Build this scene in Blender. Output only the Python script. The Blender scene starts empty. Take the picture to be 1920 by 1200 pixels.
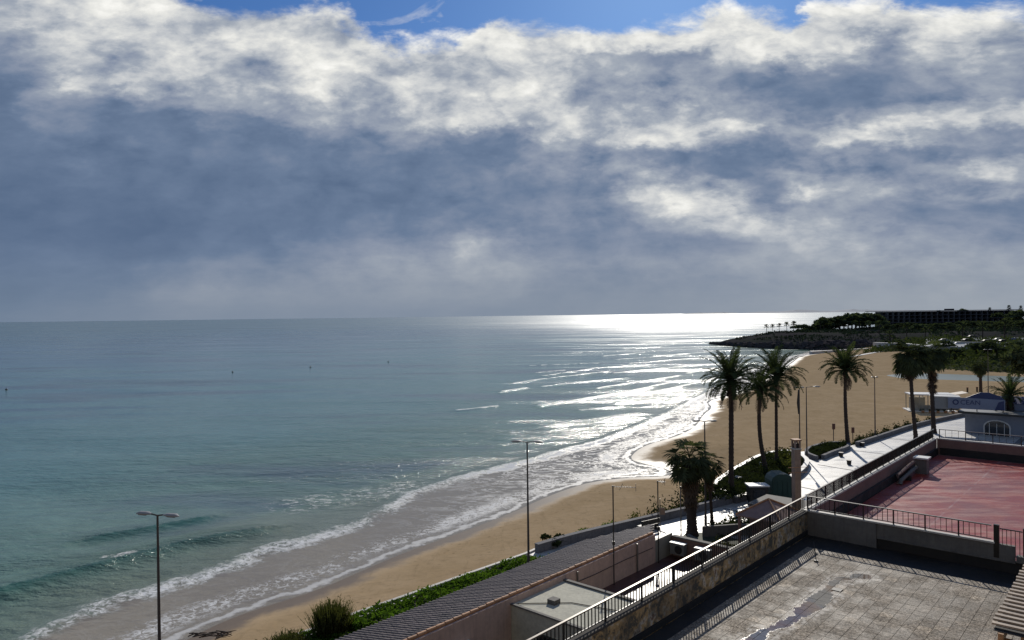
import bpy, math, random
import numpy as np
from mathutils import Vector, Matrix, noise as mnoise
random.seed(7); rng = np.random.default_rng(7)
S = bpy.context.scene
COL = S.collection
R = math.radians

# ------------------------------------------------------------------ camera
FPX, PITCH, ROLL, CZ = 1350.0, math.atan(8/1350.0), 0.0125, 16.0
FWD = np.array([0, math.cos(PITCH), -math.sin(PITCH)])
_u = np.array([0, math.sin(PITCH), math.cos(PITCH)]); _r = np.array([1.0, 0, 0])
RT = math.cos(ROLL)*_r - math.sin(ROLL)*_u
UP = math.sin(ROLL)*_r + math.cos(ROLL)*_u
CAMP = np.array([0, 0, CZ])
cam = bpy.data.cameras.new('camera'); camo = bpy.data.objects.new('camera', cam); COL.objects.link(camo)
cam.sensor_width = 36; cam.lens = 36*FPX/1920; cam.clip_start = 0.2; cam.clip_end = 120000
camo.matrix_world = Matrix(((RT[0], UP[0], -FWD[0], 0), (RT[1], UP[1], -FWD[1], 0), (RT[2], UP[2], -FWD[2], CZ), (0, 0, 0, 1)))
S.camera = camo

def PX(x, y, z):                       # surveyed photo point -> point of the level z
    d = FWD*FPX + RT*(x-960) + UP*(600-y)
    return CAMP + d*((z-CZ)/d[2])
def TO(P):
    d = np.array(P, float)-CAMP; k = FPX/(d@FWD); return 960+k*(d@RT), 600-k*(d@UP)

# ------------------------------------------------------------------ view, sun, sky
S.render.engine = 'CYCLES'
S.view_settings.view_transform = 'Standard'; S.view_settings.look = 'None'
S.view_settings.exposure = 0.0; S.view_settings.gamma = 1.0
S.view_settings.use_curve_mapping = False
S.cycles.use_denoising = True
try: S.cycles.denoiser = 'OPENIMAGEDENOISE'
except Exception: pass
S.cycles.max_bounces = 6; S.cycles.transparent_max_bounces = 8
S.cycles.sample_clamp_indirect = 4.0
SUN_AZ, SUN_EL = 12.7, 29.5
sl = bpy.data.lights.new('sun', 'SUN'); sl.energy = 3.5; sl.angle = R(0.53); sl.color = (1.0, 0.94, 0.84)
so = bpy.data.objects.new('sun', sl); COL.objects.link(so)
sdir = Vector((math.sin(R(SUN_AZ))*math.cos(R(SUN_EL)), math.cos(R(SUN_AZ))*math.cos(R(SUN_EL)), math.sin(R(SUN_EL))))
so.rotation_euler = sdir.to_track_quat('Z', 'Y').to_euler(); so.location = (0, 0, 60)

class NT:
    """small helper for building node trees"""
    def __init__(s, nt): s.nt = nt; s.n = nt.nodes; s.l = nt.links
    def node(s, t, **kw):
        n = s.n.new(t)
        for k, v in kw.items(): setattr(n, k, v)
        return n
    def put(s, sock, v):
        if isinstance(v, bpy.types.NodeSocket): s.l.new(v, sock)
        elif v is not None:
            if isinstance(v, (tuple, list)) and len(v) == 3 and sock.type == 'RGBA': v = (*v, 1)
            sock.default_value = v
    def m(s, op, a, b=None, c=None, clamp=False):
        n = s.node('ShaderNodeMath', operation=op); n.use_clamp = clamp
        s.put(n.inputs[0], a); s.put(n.inputs[1], b); s.put(n.inputs[2], c); return n.outputs[0]
    def mr(s, v, a, b, c=0.0, d=1.0, smooth=False):
        n = s.node('ShaderNodeMapRange'); n.interpolation_type = 'SMOOTHSTEP' if smooth else 'LINEAR'
        n.clamp = True
        for i, q in enumerate((v, a, b, c, d)): s.put(n.inputs[i], q)
        return n.outputs[0]
    def mix(s, f, a, b, mode='MIX'):
        n = s.node('ShaderNodeMix', data_type='RGBA', blend_type=mode)
        s.put(n.inputs[0], f); s.put(n.inputs[6], a); s.put(n.inputs[7], b); return n.outputs[2]
    def mixf(s, f, a, b):
        n = s.node('ShaderNodeMix', data_type='FLOAT')
        s.put(n.inputs[0], f); s.put(n.inputs[2], a); s.put(n.inputs[3], b); return n.outputs[0]
    def noise(s, vec, scale, detail=4, rough=0.55, dist=0.0, out=0):
        n = s.node('ShaderNodeTexNoise'); s.put(n.inputs['Vector'], vec)
        s.put(n.inputs['Scale'], scale); n.inputs['Detail'].default_value = detail
        n.inputs['Roughness'].default_value = rough; n.inputs['Distortion'].default_value = dist
        return n.outputs[out]
    def vor(s, vec, scale, feature='F1', out='Distance', rnd=1.0):
        n = s.node('ShaderNodeTexVoronoi', feature=feature); s.put(n.inputs['Vector'], vec)
        s.put(n.inputs['Scale'], scale); n.inputs['Randomness'].default_value = rnd
        return n.outputs[out]
    def mapv(s, vec, scale=(1, 1, 1), rot=(0, 0, 0), loc=(0, 0, 0)):
        n = s.node('ShaderNodeMapping'); s.put(n.inputs[0], vec)
        n.inputs['Location'].default_value = loc; n.inputs['Rotation'].default_value = rot; n.inputs['Scale'].default_value = scale
        return n.outputs[0]
    def ramp(s, f, stops, interp='LINEAR'):
        n = s.node('ShaderNodeValToRGB'); cr = n.color_ramp; cr.interpolation = interp
        stops = [(p, (c, c, c) if not isinstance(c, (tuple, list)) else c) for p, c in stops]
        while len(cr.elements) < len(stops): cr.elements.new(0.5)
        for e, (p, c) in zip(cr.elements, stops): e.position = p
        for e, (p, c) in zip(cr.elements, stops): e.position = p; e.color = (*c, 1)
        s.put(n.inputs[0], f); return n.outputs[0]
    def comb(s, x, y, z):
        n = s.node('ShaderNodeCombineXYZ'); s.put(n.inputs[0], x); s.put(n.inputs[1], y); s.put(n.inputs[2], z); return n.outputs[0]
    def sep(s, v):
        n = s.node('ShaderNodeSeparateXYZ'); s.put(n.inputs[0], v); return n.outputs

def lin(c):
    return tuple(((v/255+0.055)/1.055)**2.4 if v > 10 else v/255/12.92 for v in c)

W = bpy.data.worlds.new('World'); S.world = W; W.use_nodes = True
w = NT(W.node_tree); w.n.clear()
SKY_STRENGTH = 0.10
SKYROWS = [
 (5,  [180,205,215,220,215,220,220,225,225,225,225,225,230,230,235,235,230,235,235,235,230,225,220,215,215]),
 (45, [155,185,205,215,215,210,215,215,220,230,230,230,232,232,232,230,225,228,230,232,225,215,225,220,218]),
 (80, [120,160,185,205,210,205,210,215,218,225,228,228,235,225,215,225,232,235,230,235,225,150,215,200,185]),
 (110,[118,150,190,180,200,205,200,210,215,222,225,228,225,200,165,140,145,185,215,235,175,135,165,180,165]),
 (150,[105,140,200,215,205,190,195,200,205,205,210,220,215,190,165,170,160,130,120,120,120,125,140,160,150]),
 (185,[110,140,130,125,135,165,150,170,175,185,205,215,205,200,170,185,185,165,130,115,118,125,135,150,140]),
 (215,[108,120,125,110,115,130,120,150,165,150,190,185,195,205,185,195,210,160,150,135,130,165,190,200,205]),
 (240,[105,112,118,115,112,115,110,125,130,130,150,120,135,200,200,215,225,205,200,165,185,215,215,215,205]),
 (265,[102,108,112,112,110,112,112,115,118,125,130,112,115,160,185,205,215,175,130,145,215,215,175,150,150]),
 (295,[100,104,108,110,108,108,110,110,112,112,112,112,118,135,150,130,115,112,115,125,175,130,120,120,125]),
 (330,[98,100,105,105,104,104,106,108,110,112,110,112,125,140,145,175,150,110,118,165,150,130,150,185,165]),
 (365,[95,98,100,100,100,102,105,106,108,108,110,115,112,115,130,190,200,200,125,200,160,150,150,170,125]),
 (395,[93,96,98,97,97,98,102,104,106,110,112,115,115,118,120,150,205,215,150,150,140,130,120,118,115]),
 (425, [95,95,95,95,96,100,105,106,110,115,118,118,122,125,126,128,152,190,186,160,156,146,132,126,122]),
 (460,[100,102,100,98,98,105,112,118,122,128,130,165,140,125,122,122,120,125,150,165,165,150,140,135,130]),
 (500,[105,105,105,108,115,120,125,130,135,142,150,156,152,138,134,134,138,142,150,158,158,156,154,150,147]),
 (545,[105,110,112,118,128,135,135,135,135,138,140,140,138,130,128,130,132,135,140,145,148,148,148,146,145]),
 (588,[112,114,116,118,122,124,124,124,124,125,126,126,126,128,130,132,135,138,142,146,148,150,150,150,150])]
def build_sky():
    g = w.node('ShaderNodeTexCoord').outputs['Generated']
    x, y, z = w.sep(g)
    az = w.m('ARCTAN2', x, y)
    hor = w.m('SQRT', w.m('ADD', w.m('MULTIPLY', x, x), w.m('MULTIPLY', y, y)))
    tane = w.m('DIVIDE', z, w.m('MAXIMUM', hor, 0.02))
    caz = w.m('COSINE', w.m('MINIMUM', w.m('ABSOLUTE', az), R(40)))
    s0 = w.m('DIVIDE', tane, caz)                     # height above the horizon
    # cloud-deck coordinates: the direction met with a flat layer overhead
    zz = w.m('MAXIMUM', w.m('ADD', z, 0.16), 0.05)
    deck = w.comb(w.m('DIVIDE', x, zz), w.m('DIVIDE', y, zz), 0.0)
    big = w.noise(deck, 1.3, 6, 0.60, 0.15, out=1)
    bx, by, bz = w.sep(big)
    fine = w.noise(w.mapv(deck, (1, 1.15, 1), loc=(3, 5, 0)), 4.2, 9, 0.64, 0.15)
    bil = w.noise(w.mapv(w.comb(az, s0, 0.0), (9, 16, 1), loc=(7, 1, 2)), 1.0, 9, 0.60, 0.25)
    crk = w.noise(w.mapv(w.comb(az, s0, 0.0), (20, 32, 1), loc=(1, 4, 6)), 1.0, 8, 0.60, 0.0, out=1)
    cx, cy, cz_ = w.sep(crk)
    azw = w.m('ADD', w.m('ADD', az, w.m('MULTIPLY', w.m('SUBTRACT', bx, 0.5), 0.10)), w.m('MULTIPLY', w.m('SUBTRACT', cx, 0.5), w.mr(s0, 0.02, 0.2, 0.02, 0.10)))
    sw = w.m('ADD', s0, w.m('MULTIPLY', w.m('SUBTRACT', by, 0.5), w.mr(s0, 0.0, 0.25, 0.012, 0.055)))
    sw = w.m('ADD', sw, w.m('MULTIPLY', w.m('SUBTRACT', cy, 0.5), w.mr(s0, 0.02, 0.22, 0.008, 0.06)))
    t = w.mr(azw, -R(45), R(45))
    L = None; ps = None
    for (yy, vals) in reversed(SKYROWS):
        s_ = (592-yy)/FPX
        st = [((math.atan((i*80-960)/FPX)+R(45))/R(90), v/255) for i, v in enumerate(vals)]      # brightness of the cloud deck, west to east
        r = w.ramp(t, [(0.0, vals[0]/255)] + st + [(1.0, vals[-1]/255)], 'EASE')
        L = r if L is None else w.mix(w.mr(sw, ps, s_, smooth=True), L, r)
        ps = s_
    L = w.sep(L)[0]
    # away from the frame the layer goes on as broken cloud, darkened to cut ambient light
    L = w.mixf(w.mr(w.m('ABSOLUTE', azw), R(38), R(70), smooth=True), L, w.mr(w.noise(deck, 0.8, 5, 0.5), 0.35, 0.65, 0.36, 0.52))
    up = w.mr(w.m('ABSOLUTE', az), R(38), R(80), smooth=True)
    L = w.mixf(w.m('MULTIPLY', up, w.mr(s0, 0.5, 1.3, smooth=True)), L, 0.44)
    L = w.m('ADD', L, w.m('MULTIPLY', w.mr(s0, 0.30, 0.10), 0.022))
    amp = w.m('MULTIPLY', w.mr(L, 0.40, 0.72, 0.10, 0.85), w.mr(s0, 0.02, 0.16, 0.12, 1.0))
    puffc = w.node('ShaderNodeVectorMath', operation='ADD'); w.put(puffc.inputs[0], w.mapv(w.comb(az, s0, 0.0), (13, 19, 1))); psc = w.node('ShaderNodeVectorMath', operation='SCALE'); w.put(psc.inputs[0], crk); psc.inputs[3].default_value = 0.9; w.l.new(psc.outputs[0], puffc.inputs[1])
    pv_ = w.node('ShaderNodeTexVoronoi', feature='F1'); w.l.new(puffc.outputs[0], pv_.inputs['Vector']); pv_.inputs['Scale'].default_value = 1.0; pv_.inputs['Detail'].default_value = 2.0; pv_.inputs['Roughness'].default_value = 0.55
    puff = w.m('SUBTRACT', 0.64, pv_.outputs['Distance'])
    rid = w.m('ABSOLUTE', w.m('SUBTRACT', w.noise(w.mapv(w.comb(az, s0, 0.0), (15, 26, 1), loc=(2, 8, 1)), 1.0, 7, 0.58, 0.3), 0.5))
    det = w.m('ADD', w.m('ADD', w.m('MULTIPLY', puff, 0.30), w.m('MULTIPLY', w.m('SUBTRACT', 0.09, rid), 0.70)), w.m('ADD', w.m('MULTIPLY', w.m('SUBTRACT', fine, 0.5), 0.30), w.m('MULTIPLY', w.m('SUBTRACT', bil, 0.5), 0.75)))
    L2 = w.m('ADD', L, w.m('MULTIPLY', det, amp))
    # cloud colour by how much light comes through
    c = w.ramp(L2, [(0.0, lin((52, 68, 92))), (0.36, lin((85, 105, 134))), (0.44, lin((107, 125, 152))), (0.53, lin((136, 147, 167))),
                    (0.64, lin((162, 170, 182))), (0.76, lin((200, 203, 206))), (0.88, lin((230, 230, 226))), (1.0, lin((252, 251, 246)))])
    # grey-green towards the horizon
    c = w.mix(w.mr(s0, 0.12, 0.0, 0.0, 0.55, smooth=True), c, w.ramp(L2, [(0.3, lin((88, 106, 124))), (0.45, lin((114, 130, 148))), (0.6, lin((150, 158, 166))), (0.8, lin((200, 200, 198)))]))
    # glow round the sun behind the clouds
    sd = w.node('ShaderNodeVectorMath', operation='DOT_PRODUCT'); w.put(sd.inputs[0], g); sd.inputs[1].default_value = sdir
    # open blue above the cloud edge
    BL = [(0,-160),(240,-90),(330,-20),(400,2),(500,14),(620,10),(700,50),(760,78),(860,84),(930,28),(985,45),(1080,52),(1150,62),(1220,54),(1300,44),(1370,18),(1440,34),(1490,50),(1530,8),(1600,6),(1680,16),(1730,42),(1800,38),(1860,30),(1920,36)]
    rb = w.ramp(t, [((math.atan((px-960)/FPX)+R(45))/R(90), (592-py)/FPX) for px, py in BL], 'LINEAR')
    edge = w.m('ADD', w.m('SUBTRACT', w.sep(rb)[0], 0.010), w.m('MULTIPLY', w.m('SUBTRACT', bil, 0.5), 0.085))
    edge = w.m('ADD', edge, w.m('MULTIPLY', w.m('SUBTRACT', fine, 0.5), 0.07))
    blue = w.mr(w.m('SUBTRACT', s0, edge), -0.006, 0.022, smooth=True)
    blue = w.m('MULTIPLY', blue, w.mr(w.m('ABSOLUTE', az), R(90), R(45), 0.15, 1.0))
    sky = w.node('ShaderNodeTexSky', sky_type='NISHITA'); sky.sun_disc = False
    sky.sun_elevation = R(SUN_EL); sky.sun_rotation = R(SUN_AZ); sky.altitude = 20; sky.air_density = 1.0; sky.dust_density = 0.3; sky.ozone_density = 3.5
    skc = sky.outputs[0]
    wisp = w.mr(w.noise(w.mapv(deck, (1, 1, 1), loc=(9, 2, 0)), 5, 8, 0.6, 0.6), 0.60, 0.78, 0.0, 0.7)
    inv = 1.0/SKY_STRENGTH
    cs = w.node('ShaderNodeVectorMath', operation='SCALE'); w.put(cs.inputs[0], c); cs.inputs[3].default_value = inv
    skc = w.mix(1.0, skc, (0.30, 0.48, 0.72), 'MULTIPLY')
    white = w.node('ShaderNodeVectorMath', operation='SCALE'); white.inputs[0].default_value = lin((235, 235, 232)); white.inputs[3].default_value = inv
    skc = w.mix(wisp, skc, white.outputs[0])
    final = w.mix(blue, cs.outputs[0], skc)
    bg = w.node('ShaderNodeBackground'); w.put(bg.inputs[0], final); bg.inputs[1].default_value = SKY_STRENGTH
    o = w.node('ShaderNodeOutputWorld'); w.l.new(bg.outputs[0], o.inputs[0])
build_sky()
W.cycles.sampling_method = 'MANUAL'; W.cycles.sample_map_resolution = 512

# ------------------------------------------------------------------ object helpers
def tag(o, label=None, cat=None, group=None, kind=None):
    if label: o['label'] = label
    if cat: o['category'] = cat
    if group: o['group'] = group
    if kind: o['kind'] = kind
    return o
class MB:
    """collects shapes into one mesh"""
    def __init__(s): s.v = []; s.f = []; s.sm = []
    def add(s, vs, fs, smooth=False):
        b = len(s.v); s.v += [tuple(map(float, p)) for p in vs]; s.f += [tuple(i+b for i in f) for f in fs]; s.sm += [smooth]*len(fs); return s
    def box(s, c, d, rz=0.0, rx=0.0, ry=0.0):
        hx, hy, hz = d[0]/2, d[1]/2, d[2]/2
        P = [Vector((a*hx, b*hy, e*hz)) for e in (-1, 1) for a, b in ((-1, -1), (1, -1), (1, 1), (-1, 1))]
        if rz or rx or ry:
            M = Matrix.Rotation(rz, 3, 'Z') @ Matrix.Rotation(ry, 3, 'Y') @ Matrix.Rotation(rx, 3, 'X'); P = [M @ p for p in P]
        P = [p+Vector(c) for p in P]
        return s.add(P, [(3, 2, 1, 0), (4, 5, 6, 7), (0, 1, 5, 4), (1, 2, 6, 5), (2, 3, 7, 6), (3, 0, 4, 7)])
    def bb(s, x0, x1, y0, y1, z0, z1): return s.box(((x0+x1)/2, (y0+y1)/2, (z0+z1)/2), (abs(x1-x0), abs(y1-y0), abs(z1-z0)))
    def tube(s, pts, rad, n=8, cap=True, smooth=True):
        pts = [Vector(p) for p in pts]; rad = rad if isinstance(rad, (list, tuple)) else [rad]*len(pts)
        vs = []; ref = Vector((0, 0, 1))
        for i, p in enumerate(pts):
            t = (pts[min(i+1, len(pts)-1)]-pts[max(i-1, 0)]).normalized()
            a = t.cross(ref if abs(t.z) < 0.95 else Vector((1, 0, 0))).normalized(); b = t.cross(a)
            for k in range(n):
                an = 2*math.pi*k/n; vs.append(p+(a*math.cos(an)+b*math.sin(an))*rad[i])
        fs = [(i*n+k, i*n+(k+1) % n, (i+1)*n+(k+1) % n, (i+1)*n+k) for i in range(len(pts)-1) for k in range(n)]
        s.add(vs, fs, smooth)
        if cap:
            s.add(vs[:n], [tuple(range(n))[::-1]]); s.add(vs[-n:], [tuple(range(n))])
        return s
    def prism(s, poly, z0, z1):
        n = len(poly); a = sum(poly[i][0]*poly[(i+1) % n][1]-poly[(i+1) % n][0]*poly[i][1] for i in range(n))
        if a < 0: poly = poly[::-1]
        vs = [(p[0], p[1], z0) for p in poly]+[(p[0], p[1], z1) for p in poly]
        return s.add(vs, [tuple(range(n))[::-1], tuple(range(n, 2*n))]+[(i, (i+1) % n, n+(i+1) % n, n+i) for i in range(n)])
    def wall(s, path, th, z0, z1, closed=False):
        """a ribbon wall of thickness th along a path"""
        L = offset_path(path, th/2); Rr = offset_path(path, -th/2); n = len(path)
        z0 = z0 if isinstance(z0, (list, tuple)) else [z0]*n; z1 = z1 if isinstance(z1, (list, tuple)) else [z1]*n
        vs = []
        for i in range(n): vs += [(*L[i], z0[i]), (*L[i], z1[i]), (*Rr[i], z1[i]), (*Rr[i], z0[i])]
        fs = []
        for i in range(n-1):
            for k in range(4): fs.append((i*4+k, i*4+(k+1) % 4, (i+1)*4+(k+1) % 4, (i+1)*4+k))
        fs += [(3, 2, 1, 0), (4*n-4, 4*n-3, 4*n-2, 4*n-1)]
        return s.add(vs, fs)
    def mesh(s, name, mat):
        me = bpy.data.meshes.new(name); me.from_pydata(s.v, [], s.f)
        me.polygons.foreach_set('use_smooth', s.sm)
        me.materials.append(mat); me.update(); return me
    def build(s, name, mat, parent=None, loc=None, rz=0.0):
        o = bpy.data.objects.new(name, s.mesh(name, mat)); COL.objects.link(o)
        if parent is not None: o.parent = parent
        if loc is not None: o.location = loc
        if rz: o.rotation_euler.z = rz
        return o
def offset_path(path, d):
    out = []
    for i, p in enumerate(path):
        a = np.array(path[max(i-1, 0)][:2], float); b = np.array(path[min(i+1, len(path)-1)][:2], float)
        t = (b-a)/max(1e-9, np.linalg.norm(b-a)); out.append((p[0]-t[1]*d, p[1]+t[0]*d))
    return out
def put(name, me, parent=None, loc=(0, 0, 0), rot=(0, 0, 0), sc=1.0):
    o = bpy.data.objects.new(name, me); COL.objects.link(o); o.parent = parent
    o.location = loc; o.rotation_euler = rot; o.scale = (sc,)*3 if not isinstance(sc, tuple) else sc; return o
def thing(name, label, cat, loc=(0, 0, 0), rz=0.0, group=None):
    o = bpy.data.objects.new(name, None); COL.objects.link(o); o.location = loc; o.rotation_euler.z = rz; o.empty_display_size = 0.3
    return tag(o, label, cat, group)
def dup(root, loc=None, rz=None, label=None, group=None, sc=None):
    r = root.copy(); COL.objects.link(r)
    if loc is not None: r.location = loc
    if rz is not None: r.rotation_euler.z = rz
    if sc is not None: r.scale = (sc,)*3 if not isinstance(sc, tuple) else sc
    if label: r['label'] = label
    if group: r['group'] = group
    for ch in list(root.children):
        c = ch.copy(); COL.objects.link(c); c.parent = r
        for gch in ch.children:
            d = gch.copy(); COL.objects.link(d); d.parent = c
    return r
def mat(name, col, rough=0.7, var=0.25, scale=6.0, col2=None, bump=0.0, bscale=40.0, metal=0.0, spec=0.5, streak=0.0, dirt=None, rvar=0.0, objrand=0.0, transl=0.0):
    """procedural surface: two-tone noise, fine grain, optional vertical streaks and per-object variation"""
    m = bpy.data.materials.new(name); m.use_nodes = True; t = NT(m.node_tree); b = t.n['Principled BSDF']
    pos = t.node('ShaderNodeNewGeometry').outputs['Position']
    n1 = t.noise(pos, scale, 6, 0.6)
    c2 = col2 if col2 else tuple(v*0.55 for v in col)
    c = t.mix(t.mr(n1, 0.35, 0.65, 0.0, min(1.0, var*2)), col, c2)
    n2 = t.noise(pos, scale*7, 3, 0.6)
    c = t.mix(var, c, t.mix(t.mr(n2, 0.3, 0.7), tuple(v*0.7 for v in col), tuple(min(1, v*1.25) for v in col)))
    if streak:
        ns = t.noise(t.mapv(pos, (5, 5, 0.5)), 1.5, 5, 0.6)
        c = t.mix(t.mr(ns, 0.5, 0.72, 0.0, streak), c, dirt or tuple(v*0.35 for v in col))
    if objrand:
        rr = t.node('ShaderNodeObjectInfo').outputs['Random']
        c = t.mix(1.0, c, t.ramp(rr, [(0, (1-objrand,)*3), (1, (1+objrand,)*3)]), 'MULTIPLY')
    t.put(b.inputs['Base Color'], c)
    if rvar: t.put(b.inputs['Roughness'], t.mr(t.noise(pos, scale*0.5, 4, 0.5), 0.4, 0.6, max(0.03, rough-rvar), rough+rvar*0.5))
    else: b.inputs['Roughness'].default_value = rough
    if spec <= 0.1:                                   # porous ground and foliage: no sheen at all
        df = t.node('ShaderNodeBsdfDiffuse'); t.put(df.inputs[0], c); so_ = df.outputs[0]
        if transl:                                     # thin leaves let light through
            tr = t.node('ShaderNodeBsdfTranslucent'); t.put(tr.inputs[0], t.mix(1.0, c, (1.3, 1.35, 0.6), 'MULTIPLY')); ms = t.node('ShaderNodeMixShader'); ms.inputs[0].default_value = transl; t.l.new(df.outputs[0], ms.inputs[1]); t.l.new(tr.outputs[0], ms.inputs[2]); so_ = ms.outputs[0]
        t.l.new(so_, t.n['Material Output'].inputs[0])
    b.inputs['Metallic'].default_value = metal
    b.inputs['Specular IOR Level'].default_value = spec
    if bump:
        bp = t.node('ShaderNodeBump'); bp.inputs['Strength'].default_value = min(1, bump); bp.inputs['Distance'].default_value = 0.02
        t.put(bp.inputs['Height'], t.noise(pos, bscale, 4, 0.6)); t.l.new(bp.outputs[0], b.inputs['Normal'])
        if spec <= 0.1: t.l.new(bp.outputs[0], df.inputs['Normal'])
    return m
# ------------------------------------------------------------------ sea, beach
SEA_Z = -2.2
def world_line(pts, z=SEA_Z): return [tuple(PX(x, y, z)[:2]) for x, y in pts]
WATERLINE = world_line([(100,1330),(300,1228),(360,1194),(430,1160),(520,1130),(600,1105),(680,1070),(760,1035),(860,1000),(960,962),(1010,938),(1060,918),(1110,903),(1180,895),(1262,893),(1256,880),(1205,869),(1180,861),(1192,846),(1215,833),(1260,821),(1290,809),(1308,796),(1318,778),(1337,764),(1325,753),(1360,743),(1388,736),(1430,713),(1465,695),(1490,677),(1500,668),(1540,662),(1590,657)])
def smooth_line(P, it=2):
    for _ in range(it):
        Q = [P[0]]
        for a, b in zip(P[:-1], P[1:]):
            Q += [(a[0]*.75+b[0]*.25, a[1]*.75+b[1]*.25), (a[0]*.25+b[0]*.75, a[1]*.25+b[1]*.75)]
        P = Q+[P[-1]]
    return P
WATERLINE = smooth_line(WATERLINE, 1)
LAND = [(-160, -60)] + [(-60, 4)] + WATERLINE + [(170, 420), (3000, 900), (3000, -60)]
BREAKER = smooth_line(world_line([(-200,1330),(80,1197),(180,1150),(300,1105),(400,1078),(480,1042),(600,1008),(700,976),(760,938),(830,912),(900,888),(990,868),(1060,845),(1130,829),(1200,802),(1260,777),(1300,755),(1350,728),(1400,700),(1450,682),(1490,668)]), 1)
CRESTS = [[(995,686),(1125,681)],[(960,719),(1050,707),(1140,697)],[(1015,725),(1100,716),(1175,709)],[(1120,728),(1200,716),(1275,705)],[(1012,761),(1095,748),(1175,735),(1275,714)],[(1160,757),(1200,751),(1240,746)],[(1040,797),(1085,791),(1125,786),(1195,776)],[(1060,815),(1117,806)],[(1150,700),(1250,690),(1330,683)],[(1180,682),(1300,672),(1370,668)],[(1020,705),(1120,690),(1220,684)],[(1230,735),(1290,722),(1350,707)],[(1225,668),(1330,660),(1380,657)],[(1150,675),(1230,669),(1290,664)]]
CRESTS = [world_line(c) for c in CRESTS]
SWELLS = [world_line([(-120,1140),(0,1114),(100,1088),(200,1062),(260,1045),(330,1026),(400,1012),(470,1000)]), world_line([(190,1008),(280,991),(370,976)])]
GLINTS = world_line([(560,945),(660,930),(760,915)])  # where the painted sun glitter patch lies on the sea
CRESTS_EXTRA = [[(940,735),(985,728)],[(860,770),(930,762)],[(1000,700),(1060,694)],[(1290,700),(1340,690)],[(1250,752),(1300,738)],[(1090,770),(1150,764)],[(1130,668),(1210,661)],[(1050,664),(1120,659)],[(1240,648),(1320,643)],[(1170,655),(1240,650)]]
CRESTS += [world_line(c) for c in CRESTS_EXTRA]
CAP = world_line([(196,1054),(215,1054),(245,1046)])
def seg_dist(X, Y, P):
    d = np.full(X.shape, 1e9)
    for (ax, ay), (bx, by) in zip(P[:-1], P[1:]):
        vx, vy = bx-ax, by-ay; L = vx*vx+vy*vy+1e-12
        t = np.clip(((X-ax)*vx+(Y-ay)*vy)/L, 0, 1); d = np.minimum(d, np.hypot(X-ax-t*vx, Y-ay-t*vy))
    return d
def side_dist(X, Y, P):
    """signed distance to an open line: positive on its left"""
    best = np.full(X.shape, 1e9); sg = np.ones(X.shape)
    for (ax, ay), (bx, by) in zip(P[:-1], P[1:]):
        vx, vy = bx-ax, by-ay; L = vx*vx+vy*vy+1e-12
        t = np.clip(((X-ax)*vx+(Y-ay)*vy)/L, 0, 1); d = np.hypot(X-ax-t*vx, Y-ay-t*vy)
        s_ = np.sign(vx*(Y-ay)-vy*(X-ax)); k = d < best; best = np.where(k, d, best); sg = np.where(k, s_, sg)
    return best*sg
def inside(X, Y, P):
    c = np.zeros(X.shape, bool); n = len(P)
    for i in range(n):
        (x1, y1), (x2, y2) = P[i], P[(i+1) % n]
        if y1 == y2: continue
        k = ((Y < y1) != (Y < y2)) & (X < (x2-x1)*(Y-y1)/(y2-y1)+x1); c ^= k
    return c
def signed_area_dist(X, Y, P):
    d = seg_dist(X, Y, list(P)+[P[0]]); return np.where(inside(X, Y, P), d, -d)
def grid_mesh(name, xs_of_row, Ys, zfun, material, attrs=None, flip=False):
    nr, nc = len(Ys), len(xs_of_row(Ys[0]))
    X = np.array([xs_of_row(y) for y in Ys]); Y = np.repeat(np.array(Ys)[:, None], nc, 1)
    Z = zfun(X, Y)
    me = bpy.data.meshes.new(name); me.vertices.add(nr*nc)
    me.vertices.foreach_set('co', np.stack([X, Y, Z], -1).astype('f4').ravel())
    i = np.arange(nr*nc).reshape(nr, nc); q = np.stack([i[:-1, :-1], i[:-1, 1:], i[1:, 1:], i[1:, :-1]], -1).reshape(-1, 4)
    me.loops.add(q.size); me.loops.foreach_set('vertex_index', q.ravel().astype('i4'))
    me.polygons.add(len(q)); me.polygons.foreach_set('loop_start', np.arange(0, q.size, 4, dtype='i4')); me.polygons.foreach_set('loop_total', np.full(len(q), 4, 'i4'))
    me.polygons.foreach_set('use_smooth', np.ones(len(q), bool)); me.update(); me.validate()
    for k, fn in (attrs or {}).items():
        a = me.attributes.new(k, 'FLOAT', 'POINT'); a.data.foreach_set('value', fn(X, Y).astype('f4').ravel())
    me.materials.append(material)
    o = bpy.data.objects.new(name, me); COL.objects.link(o); return o
def fbm2(X, Y, sc, seed=0, oct=3):
    r = np.random.default_rng(seed); out = np.zeros(X.shape); a = 1
    for _ in range(oct*5):
        th = r.uniform(0, 2*math.pi); k = sc*r.uniform(0.6, 1.8)*(2.0**(_//5)); a = 0.5**(_//5)
        out += a*np.sin(k*(X*math.cos(th)+Y*math.sin(th))+r.uniform(0, 6.28))
    return out/5

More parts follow.
